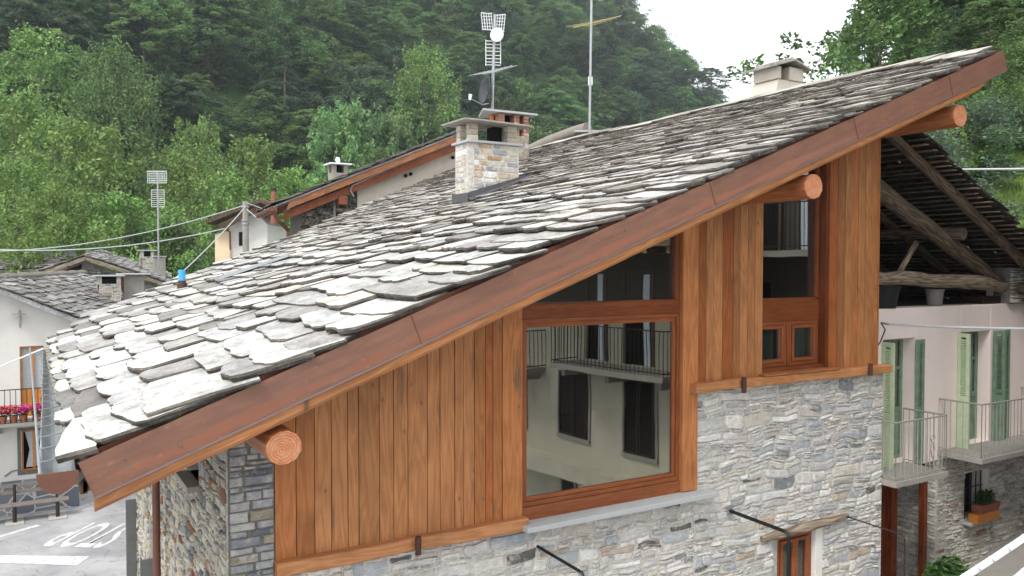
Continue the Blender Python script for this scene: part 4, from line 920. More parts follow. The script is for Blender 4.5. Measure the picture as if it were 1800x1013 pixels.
NB = thing('corner_house', 'shaded house further down the street mirrored in the tall upper window', 'house', (16, 2, 0))
one('wall', 'shade_plaster', lambda m: m.bx(13.5, 20, -3, 6.2, 0, 11.5), NB)  # shade is put into this wall's dark plaster colour
for y0, z0 in ((.4, 7.3), (2.0, 7.3), (3.6, 7.3), (4.9, 7.3), (1.2, 4.6), (3.4, 4.6)):
    d_ = one('door', 'old_frame', lambda m: (m.bx(13.44, 13.5, y0, y0+.07, z0, z0+2.1), m.bx(13.44, 13.5, y0+.83, y0+.9, z0, z0+2.1), m.bx(13.44, 13.5, y0+.07, y0+.83, z0+2.03, z0+2.1)), NB)
    one('pane', 'near_black', lambda m: m.bx(13.47, 13.498, y0+.07, y0+.83, z0, z0+2.03), d_); one('curtain', 'curtain', lambda m: m.bx(13.45, 13.468, y0+.1, y0+.26, z0, z0+2.0), d_)
b_ = one('balcony', 'cement', lambda m: m.bx(12.6, 13.5, .1, 6.1, 7.16, 7.28), NB)
one('railing', 'iron', lambda m: ([m.tube([(12.63, .15+i*.11, 7.28), (12.63, .15+i*.11, 8.2)], .009, 5) for i in range(54)], m.tube([(12.63, .1, 8.2), (12.63, 6.1, 8.2)], .014, 6), m.tube([(12.63, .1, 7.36), (12.63, 6.1, 7.36)], .012, 6)), b_)

# ================================================================== LEFT WHITE HOUSE
WY = 26.9
WH = thing('white_house', 'white plastered house with flowered balcony at the left edge', 'house', (-.6, WY, 0))
AP = onY(-35, 493, 26.4); EV = onY(138, 561, 26.4); RG = atF(152, 481, 36)
def f(m):
    pts = [(-8, WY, 0), (1.25, WY, 0), (1.25, WY, 5.42), (AP.x, WY, AP.z-.12), (-8, WY, 3.6)]
    m.prism([(-8, WY, 0), (-.13, WY, 0), (-.13, WY, 6.28), (AP.x, WY, AP.z-.12), (-8, WY, 3.6)], (0, .4, 0))
    m.prism([(.5, WY, 0), (1.25, WY, 0), (1.25, WY, 5.42), (.5, WY, 5.78)], (0, .4, 0))
    for a, b in ((1.19, 2.33), (2.68, 2.72), (4.72, 5.77)):
        pass
    m.bx(-.13, .5, WY, WY+.4, 0, 1.16); m.bx(-.13, .5, WY, WY+.4, 2.34, 2.72)
    m.prism([(-.13, WY, 4.71), (.5, WY, 4.71), (.5, WY, 5.78), (-.13, WY, 6.28)], (0, .4, 0))
    m.prism([(1.25, WY+.4, 0), (RG.x+1.5, RG.y, 0), (RG.x+1.5, RG.y, 5.2), (1.25, WY+.4, 5.42)], (-.3, 0, 0))
one('wall', 'white_plaster', f, WH)
one('stone_plinth', 'crazy_paving', lambda m: m.bx(-8, 1.3, WY-.05, WY-.003, 0, .95), WH)
one('stucco_arc', 'ridge_mortar', lambda m: m.tube([onY(8, 838, WY-.02), onY(20, 829, WY-.02), onY(34, 826, WY-.02), onY(50, 832, WY-.02)], .02, 5), WH)
def side_roof(name, apex, eave, ridge, parent, pal, wid=(.3, .6), e=.26):
    a = V(apex); b = V(eave); r = V(ridge)-a; L = (a-b).length; D = r.length; ru = r.normalized(); su = (a-b).normalized(); n = su.cross(ru).normalized()
    if n.z < 0: n = -n
    def p(y, s, h): return b+ru*y+su*s+n*(h+.04*mn.noise(V((y*.5, s*.6, a.x))))
    m = MB(); m.prism([b, b+r, a+r, a], n*-.12, (.5, .5, .5)); slab_roof(m, p, L, lambda s: (-.1, D), pal, exp=(e, e*.9), wid=wid, th=(.02, .04), jit=.02, nseg=2)
    return m.build(name, 'slate', parent)
side_roof('roof', AP, EV, RG, WH, PAL_OLD)
l = V((AP.x*2-EV.x, AP.y, EV.z)); side_roof('roof', AP+V((0, 0, -.02)), l, RG+V((0, 0, -.02)), WH, PAL_OLD)
def f(m):
    n = 16; m.tube([AP+(RG-AP)*i/n+V((0, 0, .02)) for i in range(n+1)], [.13+.03*(i % 2) for i in range(n+1)], 8)
one('ridge_cap', 'ridge_mortar', f, WH)
def french2(x0, x1, z0, z1, lab):
    w_ = one(lab, 'pine_frame', lambda m: (frame_rect(m, x0, x1, z0, z1, WY+.1, .05, .05), m.bx((x0+x1)/2-.03, (x0+x1)/2+.03, WY+.09, WY+.14, z0+.05, z1-.05, (1, 1, 1), 2)), WH)
    return w_
d_ = french2(-.12, .49, 2.73, 4.70, 'balcony_door'); one('panel', 'pine_frame', lambda m: m.bx(-.07, .44, WY+.11, WY+.13, 2.78, 3.5), d_); one('lace_curtain', 'lace', lambda m: m.bx(-.07, .44, WY+.16, WY+.17, 3.5, 4.65), d_)
d_ = french2(-.12, .49, 1.17, 2.33, 'window')
one('surround', 'shutter_grey', lambda m: (m.bx(-.22, -.13, WY-.02, WY+.1, 1.09, 2.42), m.bx(.5, .58, WY-.02, WY+.1, 1.09, 2.42), m.bx(-.13, .5, WY-.02, WY+.1, 1.09, 1.168), m.bx(-.13, .5, WY-.02, WY+.1, 2.335, 2.42)), d_)
one('curtain', 'curtain', lambda m: m.prism([(-.02, WY+.2, 1.25), (.38, WY+.2, 1.25), (.26, WY+.2, 1.75), (.40, WY+.2, 2.3), (-.04, WY+.2, 2.3), (.08, WY+.2, 1.75)], (0, .01, 0)), d_)
one('back', 'dark', lambda m: m.bx(-.12, .5, WY+.35, WY+.37, 1.1, 4.75), WH)
bl = one('balcony', 'cement', lambda m: m.bx(-4, .62, WY-.9, WY, 2.62, 2.70), WH)
def f(m):
    for zz in (2.78, 3.62): m.tube([(-4, WY-.85, zz), (.6, WY-.85, zz)], .014, 6)
    x = -4
    while x < .6: m.tube([(x, WY-.85, 2.7), (x, WY-.85, 3.62)], .009, 5); x += .13
    m.tube([(.6, WY-.85, 3.62), (.6, WY, 3.62)], .014, 6)
one('railing', 'iron', f, bl); one('corbel', 'cement', lambda m: m.prism([(-.75, WY-.7, 2.62), (-.75, WY, 2.62), (-.75, WY, 2.3), (-.75, WY-.4, 2.42)], (.16, 0, 0)), bl)
fl_ = [(5, 'petal_red', 'deep red geraniums in a pot at the left end of the flowered balcony'), (24, 'petal_rose', 'rose pink geraniums in the second balcony pot'), (41, 'petal_pink', 'low magenta flowers in the third balcony pot'), (65, 'petal_pink', 'full magenta pink flowers in a pot before the wooden balcony door')]
for px, pm, lb in fl_:
    c = onY(px, 735, WY-.78); c.z = 2.705; o = thing('flower_pot', lb, 'flower pot', c, 'flower pots on the balcony')
    one('pot', 'terracotta', lambda m: m.tube([c, c+V((0, 0, .2))], [.08, .11], 12), o); one('foliage', 'leaf_plant', lambda m: leaves(m, c+V((0, 0, .28)), (.17, .12, .13), 160, .045), o)
    one('flowers', pm, lambda m: leaves(m, c+V((0, -.05, .38)), (.24 if px > 60 else .2, .12, .13), 330, .045), o)
# satellite lamp on the wall, small shed roof strip with brick red end
one('wall_lamp', 'galv', lambda m: (m.tube([onY(33, 553, WY-.3), onY(33, 551, WY-.3)], [.2, .12], 14), m.tube([onY(34, 545, WY-.02), onY(36, 560, WY-.02), onY(35, 576, WY-.02)], .02, 6)), WH)
# bench
BO = V((-.9, 26.05, 0)); be = thing('park_bench', 'long grey wooden bench on concrete feet against the white house', 'bench', BO)
BX0, BX1 = -3.0, 1.0
one('seat', 'bench_wood', lambda m: (m.bx(BX0, BX1, 25.9, 26.08, .45, .485, axis=0), m.bx(BX0, BX1, 26.10, 26.28, .45, .485, axis=0)), be, bevel=.005)
one('backrest', 'bench_wood', lambda m: (m.bx(BX0, BX1, 26.36, 26.39, .70, .80, axis=0), m.bx(BX0, BX1, 26.38, 26.41, .88, .98, (.8, .8, .9), axis=0)), be, bevel=.005)
for x in (-2.4, -.3, .72):
    one('leg', 'iron', lambda m: (m.tube([(x, 25.95, 0), (x, 25.95, .45)], .05, 10), m.tube([(x, 26.3, 0), (x, 26.38, .95)], .04, 8), m.bx(x-.03, x+.03, 25.95, 26.3, .42, .448)), be); one('foot_slab', 'concrete_pad', lambda m: m.bx(x-.22, x+.22, 25.7, 26.35, .003, .03), be)

# ================================================================== SECOND LEFT HOUSE behind
GY = 40.0
g0 = onY(150, 450, GY); gl = onY(28, 492, GY); gr = onY(300, 500, GY); gd = V((.15, 1, -.0)).normalized()
GH = thing('grey_house', 'old slate roofed house with a low gable behind the white house', 'house', (g0.x, GY, 0))
RB = g0+gd*9+V((0, 0, .35)); 
side_roof('roof', g0, gr, RB, GH, PAL_OLD, (.35, .8), .3); side_roof('roof', g0+V((0, 0, -.02)), gl, RB+V((0, 0, -.02)), GH, PAL_OLD, (.35, .8), .3)
def f(m):
    m.prism([(gl.x+.6, GY+.5, 0), (gr.x-.6, GY+.5, 0), (gr.x-.6, GY+.5, gr.z-.1), (g0.x, GY+.5, g0.z-.2), (gl.x+.6, GY+.5, gl.z-.1)], (0, .3, 0)); m.prism([(gr.x-.6, GY+.8, 0), (gr.x-.6, GY+9, 0), (gr.x-.6, GY+9, gr.z-.2), (gr.x-.6, GY+.8, gr.z-.2)], (-.3, 0, 0))
one('gable_wall', 'cement', f, GH)
one('gable_opening', 'dark', lambda m: m.prism([(g0.x-1.6, GY+.47, g0.z-1.0), (g0.x-.2, GY+.47, g0.z-1.0), (g0.x-.1, GY+.47, g0.z-.35)], (0, .02, 0)), GH)
one('verge_board', 'weathered', lambda m: (m.bar(g0+V((0, -.05, -.12)), gr+V((0, -.05, -.12)), .1, .14, (0, 0, 1)), m.bar(g0+V((0, -.05, -.12)), gl+V((0, -.05, -.12)), .1, .14, (0, 0, 1))), GH)
def f(m): masonry(m, (g0.x+.2, GY+.45, 0), (1, 0, 0), (0, 0, 1), (0, -1, 0), -.6, 1.2, g0.z-1.7, g0.z-.3, PAL_QUOIN, rh=(.06, .15), sw=(.15, .5), prot=(.02, .12), top=lambda u: g0.z-.4-abs(u-.2)*.8)
one('stone_infill', ['rubble', 'mortar_dark'], f, GH)
# further roof at far left
q0 = atF(52, 446, 48); q1 = atF(-60, 492, 44); FH = thing('slate_house', 'low slate roofed house furthest back at the left edge', 'house', (q0.x, q0.y, 0))
def fq(a, F): p = atF(a[0], a[1], F); return p
m = MB(); a_, b_, c_, d__ = atF(-60, 478, 46), atF(150, 470, 45), atF(95, 446, 49), atF(50, 444, 49); m.prism([a_, b_, c_, d__], (0, 0, -.15), S(100, 97, 94))
def p_far(y, s_, n): q = a_+(b_-a_)*(y/10)+((d__+(c_-d__)*(y/10))-(a_+(b_-a_)*(y/10)))*s_/4; return q+V((0, 0, n))
slab_roof(m, p_far, 4, lambda s_: (0, 10), PAL_OLD, exp=(.35, .32), wid=(.5, 1.0), th=(.02, .04), jit=.02, nseg=2)
m.build('roof', 'slate', FH)
one('wall', 'cement', lambda m: m.prism([V((p.x, p.y, 0)) for p in (a_, b_, c_, d__)], (0, 0, 5.6)), FH)
one('skylight', 'lead', lambda m: m.prism([atF(95, 450, 46.5), atF(135, 451, 45.5), atF(128, 444, 46.5), atF(100, 444, 46.8)], (0, 0, .05)), FH)
# chimneys standing on those roofs
def chimney(name, label, c, sx, sy, z0, z1, mat_, cap=.14, open_=.28, capm='grey_stone', brick=None):
    o = thing(name, label, 'chimney', (c[0], c[1], z0))
    def f(m):
        if mat_ == 'rubble':
            masonry(m, (c[0]-sx/2, c[1]-sy/2, 0), (1, 0, 0), (0, 0, 1), (0, -1, 0), 0, sx, z0, z1-open_, PAL_SIDE, rh=(.05, .1), sw=(.1, .3), prot=(.003, .015), thick=.05, gap=.01); masonry(m, (c[0]-sx/2, c[1]-sy/2, 0), (0, 1, 0), (0, 0, 1), (-1, 0, 0), 0, sy, z0, z1-open_, PAL_SIDE, rh=(.05, .1), sw=(.1, .3), prot=(.003, .015), thick=.05, gap=.01)
            m.m = 1; m.bx(c[0]-sx/2+.051, c[0]+sx/2, c[1]-sy/2+.051, c[1]+sy/2, z0, z1-open_)
        else: m.bx(c[0]-sx/2, c[0]+sx/2, c[1]-sy/2, c[1]+sy/2, z0, z1-open_)
        for a in (-1, 1):
            for b in (-1, 1): m.bx(c[0]+a*sx/2-(.14 if a > 0 else 0), c[0]+a*sx/2+(.14 if a < 0 else 0), c[1]+b*sy/2-(.1 if b > 0 else 0), c[1]+b*sy/2+(.1 if b < 0 else 0), z1-open_, z1)
    one('stack', ['rubble', 'mortar'] if mat_ == 'rubble' else [mat_], f, o)
    one('flue', 'near_black', lambda m: m.bx(c[0]-sx/2+.15, c[0]+sx/2-.15, c[1]-sy/2+.12, c[1]+sy/2-.02, z1-open_+.002, z1-.02), o)
    one('cap', capm, lambda m: m.bx(c[0]-sx/2-cap, c[0]+sx/2+cap, c[1]-sy/2-cap, c[1]+sy/2+cap, z1+.001, z1+.05), o, bevel=.006); return o
c = atF(191, 500, 31); z = lambda y, F: atF(900, y, F).z
chimney('chimney', 'stone chimney with blackened open top beside the white house roof', c, .78, .6, z(535, 31)-.6, z(486, 31), 'rubble')
c2 = atF(234, 500, 32); chimney('chimney', 'cement rendered chimney with flat slab directly right of the blackened one', c2, .72, .6, z(530, 32)-.3, z(483, 32), 'cement', cap=.2, open_=.02)
one('brick_side', 'brick', lambda m: m.bx(c2[0]-.5, c2[0]-.37, c2[1]-.25, c2[1]+.3, z(510, 32), z(488, 32)), bpy.data.objects['chimney.001'])
c = atF(262, 460, 40); o3 = chimney('chimney', 'pale block chimney under the small twin antenna', atF(280, 460, 40), .5, .5, z(500, 40), z(452, 40), 'cement', cap=.05, open_=.02)
chimney('chimney', 'low stone chimney with wide slab left of the pale block chimney', atF(258, 460, 40.8), .6, .5, z(500, 40), z(441, 40), 'rubble', cap=.12)

# ================================================================== REAR HOUSE with red rafters
RP0 = atF(503, 353, 24.5); GD = RV*.92+FV*.392; DD = RV*-.392+FV*.92
def rq(px, py, d=0.0):                       # point of the gable plane, d metres behind it
    r = ray(px, py); o_ = RP0+DD*d; k = (o_-CAM).dot(DD)/r.dot(DD); return CAM+r*k
r1 = rq(806, 234); G1 = (r1-RP0).dot(GD); rs = (r1.z-RP0.z)/G1; RL = math.sqrt(1+rs*rs)
def rw(g, d, z_): p = RP0+GD*g+DD*d; return V((p.x, p.y, z_))
def rz(g): return RP0.z+rs*g
RDEP = 3.6; GE = (rq(838, 230)-RP0).dot(GD)
RH = thing('rafter_house', 'rear house with orange red verge rafters above a cream wall', 'house', rw(4, .8, 0))
one('wall', 'cream_plaster', lambda m: m.prism([rw(2.3, .8, 0), rw(GE, .8, 0), rw(GE, .8, rz(GE)-.1), rw(2.3, .8, rz(2.3)-.1)], DD*.3), RH)
def f(m):
    masonry(m, rw(.55, .84, 0), GD, (0, 0, 1), -DD, 0, 1.75, 6, 9.5, [(3, S(84, 74, 62)), (2, S(64, 58, 52))], top=lambda u: rz(.55+u)-.1, rh=(.08, .2), sw=(.15, .4)); m.m = 1; m.prism([rw(.55, 1.15, 0), rw(.55, RDEP-.5, 0), rw(.55, RDEP-.5, RP0.z), rw(.55, 1.15, RP0.z)], GD*.2)
one('dark_stone_wall', ['rubble', 'mortar_dark'], f, RH)
GR = GD+V((0, 0, rs))
one('verge_rafter', 'rafter_red', lambda m: m.prism([rw(0, 0, rz(0)-.26), rw(GE, 0, rz(GE)-.26), rw(GE, 0, rz(GE)-.06), rw(.1, 0, rz(.1)-.06)], DD*.14, (1.25, 1.5, 1.5), grain=GR), RH)
one('lower_rafter', 'rafter_red', lambda m: m.prism([rw(-.05, .35, rz(-.05)-.55), rw(GE, .35, rz(GE)-.55), rw(GE, .35, rz(GE)-.31), rw(.0, .35, rz(0)-.31)], DD*.16, (1, .85, .8), grain=GR), RH)
pq = rq(603, 350, .3); one('purlin_stub', 'rafter_red', lambda m: m.box(pq-GD*.13-V((0, 0, .16)), GD*.27, DD*.7, (0, 0, .26), axis=1), RH, bevel=.01)
def pr(y, s, n): g = -.35+s/RL; q = rw(g, y, rz(g)); return q+(V((0, 0, 1))-GD*rs)/RL*n
def f(m):
    m.prism([rw(-.3, -.05, rz(-.3)-.055), rw(GE, -.05, rz(GE)-.055), rw(GE, RDEP, rz(GE)-.055), rw(-.3, RDEP, rz(-.3)-.055)], (0, 0, .05), (.4, .4, .4)); slab_roof(m, pr, (GE+.35)*RL, lambda s: (-.15, RDEP), PAL_OLD, exp=(.3, .28), wid=(.4, .8), th=(.025, .045), nseg=2)
one('roof', 'slate', f, RH)
y = .3
while y < RDEP: one('eave_rafter', 'rafter_red', lambda m: m.prism([rw(-.25, y, rz(-.25)-.24), rw(.8, y, rz(.8)-.24), rw(.8, y, rz(.8)-.1), rw(-.25, y, rz(-.25)-.1)], DD*.12, (.6, .5, .45)), RH); y += .42
one('fascia', 'rafter_red', lambda m: m.prism([rw(-.30, 0, rz(-.3)-.2), rw(-.30, RDEP, rz(-.3)-.2), rw(-.30, RDEP, rz(-.3)-.07), rw(-.30, 0, rz(-.3)-.07)], GD*.03, (1, 1.3, 1.4), grain=DD), RH)
one('gutter', 'copper', lambda m: m.tube([rw(-.42, -.1, rz(0)-.26), rw(-.42, RDEP, rz(0)-.26)], .08, 10), RH)
one('downpipe', 'copper', lambda m: m.tube([rw(-.4, 0, rz(0)-.3), rw(-.2, .1, rz(0)-.6), rw(.12, .5, rz(0)-.85), rw(.12, .5, rz(0)-1.1), rw(.12, .5, 5)], .06, 8), RH)
one('wall_pipe', 'galv', lambda m: m.tube([rq(588, 352, .75), rq(588, 395, .75)], .035, 8), RH)
one('conduit', 'galv', lambda m: m.tube([rq(x, y, .33) for x, y in ((622, 346), (616, 335), (620, 326), (634, 320), (720, 280), (800, 246))], .028, 6), RH)
for x, y in ((713, 309), (722, 306), (796, 277)): one('vent_hole', 'near_black', lambda m: m.tube([rq(x, y, .74), rq(x, y, .81)], .06, 12), RH)
pc = atF(594, 310, 29); o = chimney('chimney', 'small pale chimney with flat cap rising behind the red rafters', pc, .55, .5, z(345, 29)-.6, z(291, 29), 'cement', cap=.12, capm='white_plastic')
one('finial', 'white_plastic', lambda m: m.tube([(pc[0], pc[1], z(290, 29)+.05), (pc[0], pc[1], z(284, 29)+.05), (pc[0], pc[1], z(277, 29))], [.05, .09, .06], 10), o)
pc = atF(481, 360, 33); o = thing('brick_flue', 'short round terracotta flue pipe in front of the trees', 'flue', (pc.x, pc.y, z(372, 33)))
one('pipe', 'brick', lambda m: m.tube([(pc.x, pc.y, z(372, 33)-.5), (pc.x, pc.y, z(334, 33))], [.12, .1], 12), o); one('collar', 'iron', lambda m: m.tube([(pc.x, pc.y, z(336, 33)), (pc.x, pc.y, z(331, 33))], .12, 12), o)
# brick chimney behind the main chimney
def f(m):
    pass
bc = atF(893, 230, 20.5); BZ = z(204, 20.5)
o = thing('chimney', 'small brick chimney with a slab cap just behind the big stone chimney', 'chimney', (bc.x, bc.y, 8.5))
def f(m):
    m.bx(bc.x-.42, bc.x+.42, bc.y-.3, bc.y+.3, 8.6, BZ-.52, S(150, 140, 128))
    for a in (-.42, .0, .27):
        for k in range(6): m.bx(bc.x+a, bc.x+a+.15, bc.y-.3, bc.y-.1, BZ-.518+k*.085, BZ-.518+k*.085+.078, tuple(v*U(.8, 1.2) for v in S(150, 104, 88)))
one('stack', 'rubble', f, o); one('flue', 'near_black', lambda m: m.bx(bc.x-.3, bc.x+.35, bc.y-.08, bc.y+.3, BZ-.51, BZ-.02), o)
one('cap', 'grey_stone', lambda m: m.prism([(bc.x-.9, bc.y-.35, BZ), (bc.x+.62, bc.y-.4, BZ), (bc.x+.62, bc.y+.4, BZ), (bc.x-.5, bc.y+.6, BZ)], (0, 0, .05)), o, bevel=.006)
# weathered chimney on the ridge to the right
rc = atF(1368, 140, 17.6); Rz = z(120, 17.6)
o = thing('chimney', 'squat weathered chimney with two sloping slabs on top by the ridge at right', 'chimney', (rc.x, rc.y, 9.8))
def f(m):
    x, y = rc.x, rc.y
    m.prism([(x-.62, y-.3, 9.9), (x+.5, y-.3, 9.9), (x+.40, y-.3, Rz-.32), (x-.34, y-.3, Rz-.32)], (0, .7, 0), grain=None)
    m.bx(x-.38, x-.26, y-.32, y+.35, Rz-.318, Rz-.05); m.bx(x-.02, x+.42, y-.32, y+.35, Rz-.318, Rz-.03)
one('stack', 'cream_plaster', f, o, bevel=.02); one('flue', 'near_black', lambda m: m.bx(rc.x-.25, rc.x-.03, rc.y-.1, rc.y+.3, Rz-.31, Rz-.06), o)
one('cap', 'slate', lambda m: (m.prism([(rc.x-.54, rc.y-.45, Rz-.10), (rc.x-.0, rc.y-.5, Rz+.06), (rc.x-.0, rc.y+.5, Rz+.06), (rc.x-.54, rc.y+.5, Rz-.10)], (0, 0, .05), S(160, 156, 150)), m.prism([(rc.x-.12, rc.y-.48, Rz+.08), (rc.x+.55, rc.y-.42, Rz-.08), (rc.x+.55, rc.y+.5, Rz-.08), (rc.x-.12, rc.y+.5, Rz+.08)], (0, 0, .045), S(170, 164, 156))), o, bevel=.01)

# ================================================================== far small white house, pole, cables
FY = 46
fh = thing('far_house', 'small white house with a shallow gabled roof among the trees behind', 'house', atF(420, 450, FY))
def fp(px, py, dF=0): return atF(px, py, FY+dF)
def f(m):
    m.prism([fp(403, 470), fp(470, 470), fp(470, 395), fp(447, 372), fp(403, 398)], FV*4); m.m = 1; m.prism([fp(378, 470, -.2), fp(404, 470, -.2), fp(404, 405, -.2), fp(378, 412, -.2)], FV*3)
one('wall', ['white_plaster', 'yellow_plaster'], f, fh)
one('roof', 'oldlog', lambda m: (m.prism([fp(362, 394, -1), fp(457, 356, -1), fp(457, 356, -1)+FV*6, fp(362, 394, -1)+FV*6], (0, 0, .2), (.8, .7, .68)), m.prism([fp(457, 356, -1), fp(500, 372, -1), fp(500, 372, -1)+FV*6, fp(457, 356, -1)+FV*6], (0, 0, .2), (.8, .7, .68))), fh)
one('window', 'dark', lambda m: m.prism([fp(420, 432, -.05), fp(429, 432, -.05), fp(429, 408, -.05), fp(420, 408, -.05)], FV*.1), fh)
one('downpipe', 'copper', lambda m: m.tube([fp(392, 400, -.4), fp(404, 408, -.4), fp(405, 440, -.4)], .05, 8), fh)
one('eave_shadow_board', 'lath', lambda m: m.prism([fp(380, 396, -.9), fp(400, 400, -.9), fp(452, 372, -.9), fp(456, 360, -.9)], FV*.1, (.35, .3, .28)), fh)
pp = atF(432, 430, 34); po = thing('utility_pole', 'grey concrete utility pole carrying cables in front of the small white house', 'pole', (pp.x, pp.y, 0))
ptop = atF(432, 354, 34)
one('post', 'cement', lambda m: m.tube([(pp.x, pp.y, 0), (pp.x, pp.y, ptop.z)], [.17, .12], 10), po); one('clamp', 'galv', lambda m: [m.tube([(pp.x, pp.y, ptop.z-dz), (pp.x, pp.y, ptop.z-dz-.06)], .16, 10) for dz in (.2, .75, .9)], po)
def cable(label, pts, r, mat_='cable_grey', sag=.0, group=None):
    P = [V(p) for p in pts]; out = []
    for a, b in zip(P, P[1:]):
        for i in range(12): t_ = i/12; q = a+(b-a)*t_; q.z -= sag*4*t_*(1-t_); out.append(q)
    out.append(P[-1]); m = MB(); m.tube(out, r, 6); o = m.build('cable', mat_, None, origin=P[0]); tag(o, label, 'cable', group)
cable('thick pale cable dropping from the pole towards the blue vent pipe', [ptop-V((0, 0, .2)), atF(300, 497, 22), atF(240, 520, 19)], .02, sag=.1)
cable('upper overhead cable crossing the trees from the pole to the left', [ptop-V((0, 0, .15)), atF(-40, 442, 40)], .022, sag=.5)
cable('lower overhead cable crossing the trees from the small house eave to the left', [atF(395, 402, 45), atF(-40, 437, 42)], .03, sag=.5)
cable('short cable slanting right from the pole to the rear roof', [ptop-V((0, 0, .3)), atF(450, 382, 31)], .016); cable('thin cable running right from the pole over the rear roof', [ptop-V((0, 0, .05)), atF(475, 372, 31)], .012)
cable('white cable slanting across the white house front by the gutter', [atF(-30, 657, 20), atF(76, 613, 17.5), atF(80, 610, 17.0)], .018, 'cable_white'); cable('thin cord hanging along the gutter edge', [atF(78, 608, 17), atF(76, 690, 14), atF(70, 820, 6.2)], .008, 'cable_grey')
cable('white overhead cable crossing the grassy bank at right', [atF(1690, 298, 22), atF(1840, 297, 14)], .02, 'cable_white')
cable('grey cable slung along the pink house above the shutters', [atF(1549, 568, 13.2), atF(1562, 570, 13.0), atF(1660, 575, 13.2), atF(1830, 579, 12.6)], .018)
cable('loose black cable loop hanging from the pink wall by the cladding', [atF(1549, 568, 13.1), atF(1556, 580, 13.15), atF(1548, 600, 13.2), atF(1541, 612, 13.2)], .01, 'cable_black')
for (pts, lb) in ((((1660, 1040), (1745, 985), (1850, 915)), 'thick white cable bundle bound with ties crossing the lower right corner'), (((1750, 1050), (1850, 965)), 'second pale cable bundle at the very corner below the tied one')):
    P = [atF(x, y, 5.2) for x, y in pts]
    o = thing('cable_bundle', lb, 'cable', P[0])
    off_ = [(0, 0), (.0, .03), (.028, .012)]
    for k, (a, b) in enumerate(off_):
        one('strand', 'cable_white', lambda m: m.tube([p+RV*a*.7+V((0, 0, b*.7)) for p in P], .0115, 8), o)
    def f(m):
        for i in range(7):
            t_ = (i+.5)/7.2*(len(P)-1); j = min(int(t_), len(P)-2); c_ = P[j]+(P[j+1]-P[j])*(t_-j)+V((.006, 0, .01)); d_ = (P[j+1]-P[j]).normalized(); m.tube([c_-d_*.003, c_+d_*.003], .0255, 10)
    one('cable_ties', 'cable_grey', f, o)

# ================================================================== antennas
def grid_panel(m, c, w_, h_, ax, n=5, V_=V((0, 0, 1))):
    c = V(c); ax = V(ax).normalized()
    for s_ in (-.5, .5): m.tube([c+V_*h_*s_-ax*w_/2, c+V_*h_*s_+ax*w_/2], .012, 5)
    for i in range(n): p = c+ax*w_*(i/(n-1)-.5); m.tube([p-V_*h_/2, p+V_*h_/2], .008, 5)
FA = 20.3
a1 = thing('tv_antenna', 'tall tv antenna mast with white and dark dishes behind the big chimney', 'antenna', atF(865, 250, FA))
def ap(x, y, d=0): return atF(x, y, FA+d)
one('mast', 'galv', lambda m: m.tube([ap(864, 275), ap(866, 160), ap(870, 26)], .035, 8), a1)
one('mast_collar', 'orange_plastic', lambda m: m.tube([ap(865, 212), ap(865.5, 200)], [.06, .04], 10), a1)
def f(m):
    for c_, tilt in (((856, 38), 1), ((878, 41), -1)):
        c = ap(*c_); grid_panel(m, c, .26, .40, RV+FV*.4*tilt, 5, V((0, 0, 1))+RV*.1*tilt*-1)
        for k in range(6): q = c+V((0, 0, -.2+.08*k)); m.tube([q-RV*.13, q+RV*.13], .006, 4)
one('panel_grid', 'white_plastic', f, a1)
def f(m):
    for yy in (72, 78, 84, 90, 97, 103, 109, 114): m.tube([ap(854, yy), ap(880, yy+1)], .009, 5)
    m.tube([ap(854, 70), ap(854, 116)], .009, 5); m.tube([ap(880, 71), ap(880, 113)], .009, 5)
one('ladder_array', 'white_plastic', f, a1)
def f(m):
    m.tube([ap(850, 131, -.4), ap(900, 116, .8)], .014, 6)
    for i in range(9):
        t_ = i/8; c = ap(846, 130, -.5)*(1-t_)+ap(898, 117, .9)*t_; L = .30*(1-.45*t_); m.tube([c-RV*L+FV*L*.5, c+RV*L-FV*L*.5], .008, 5)
one('yagi_array', 'galv', f, a1)
def dish(name, c, r, n, mat_, parent, depth=.12):
    c = V(c); n = V(n).normalized(); x = n.cross(V((0, 0, 1))).normalized(); y = x.cross(n); m = MB(); R_n = 20; rings = []
    for k in range(5):
        q = r*(k+.02)/4; rings.append([m.vert(c+x*q*math.cos(a_*2*math.pi/R_n)+y*q*math.sin(a_*2*math.pi/R_n)+n*depth*(k/4)**2) for a_ in range(R_n)])
    for k in range(4):
        for i in range(R_n): j = (i+1) % R_n; m.face((rings[k][i], rings[k][j], rings[k+1][j], rings[k+1][i]))
    o = m.build(name, mat_, parent, smooth=True); md = o.modifiers.new('s', 'SOLIDIFY'); md.thickness = .012; return o
d_ = dish('small_dish', ap(874, 62, -.12), .165, -FV*1-RV*.25, 'white_plastic', a1, .04)
d_ = dish('large_dish', ap(857, 160, -.1), .36, -RV*1.0-FV*.42+V((0, 0, .15)), 'dish_dark', a1, .1)
one('feed_arm', 'galv', lambda m: m.tube([ap(860, 182), ap(848, 184, -.2), ap(828, 174, -.5), ap(826, 168, -.5)], .012, 6), a1); one('receiver', 'white_plastic', lambda m: m.tube([ap(826, 176, -.5), ap(827, 166, -.5)], [.03, .045], 8), a1)
FB = 23
a2 = thing('tv_antenna', 'very tall thin antenna mast with yellowish yagi rising over the roof ridge', 'antenna', atF(1036, 240, FB))
def bp(x, y, d=0): return atF(x, y, FB+d)
one('mast', 'galv', lambda m: m.tube([bp(1036, 245), bp(1038, 110), bp(1040, -25)], .034, 8), a2)
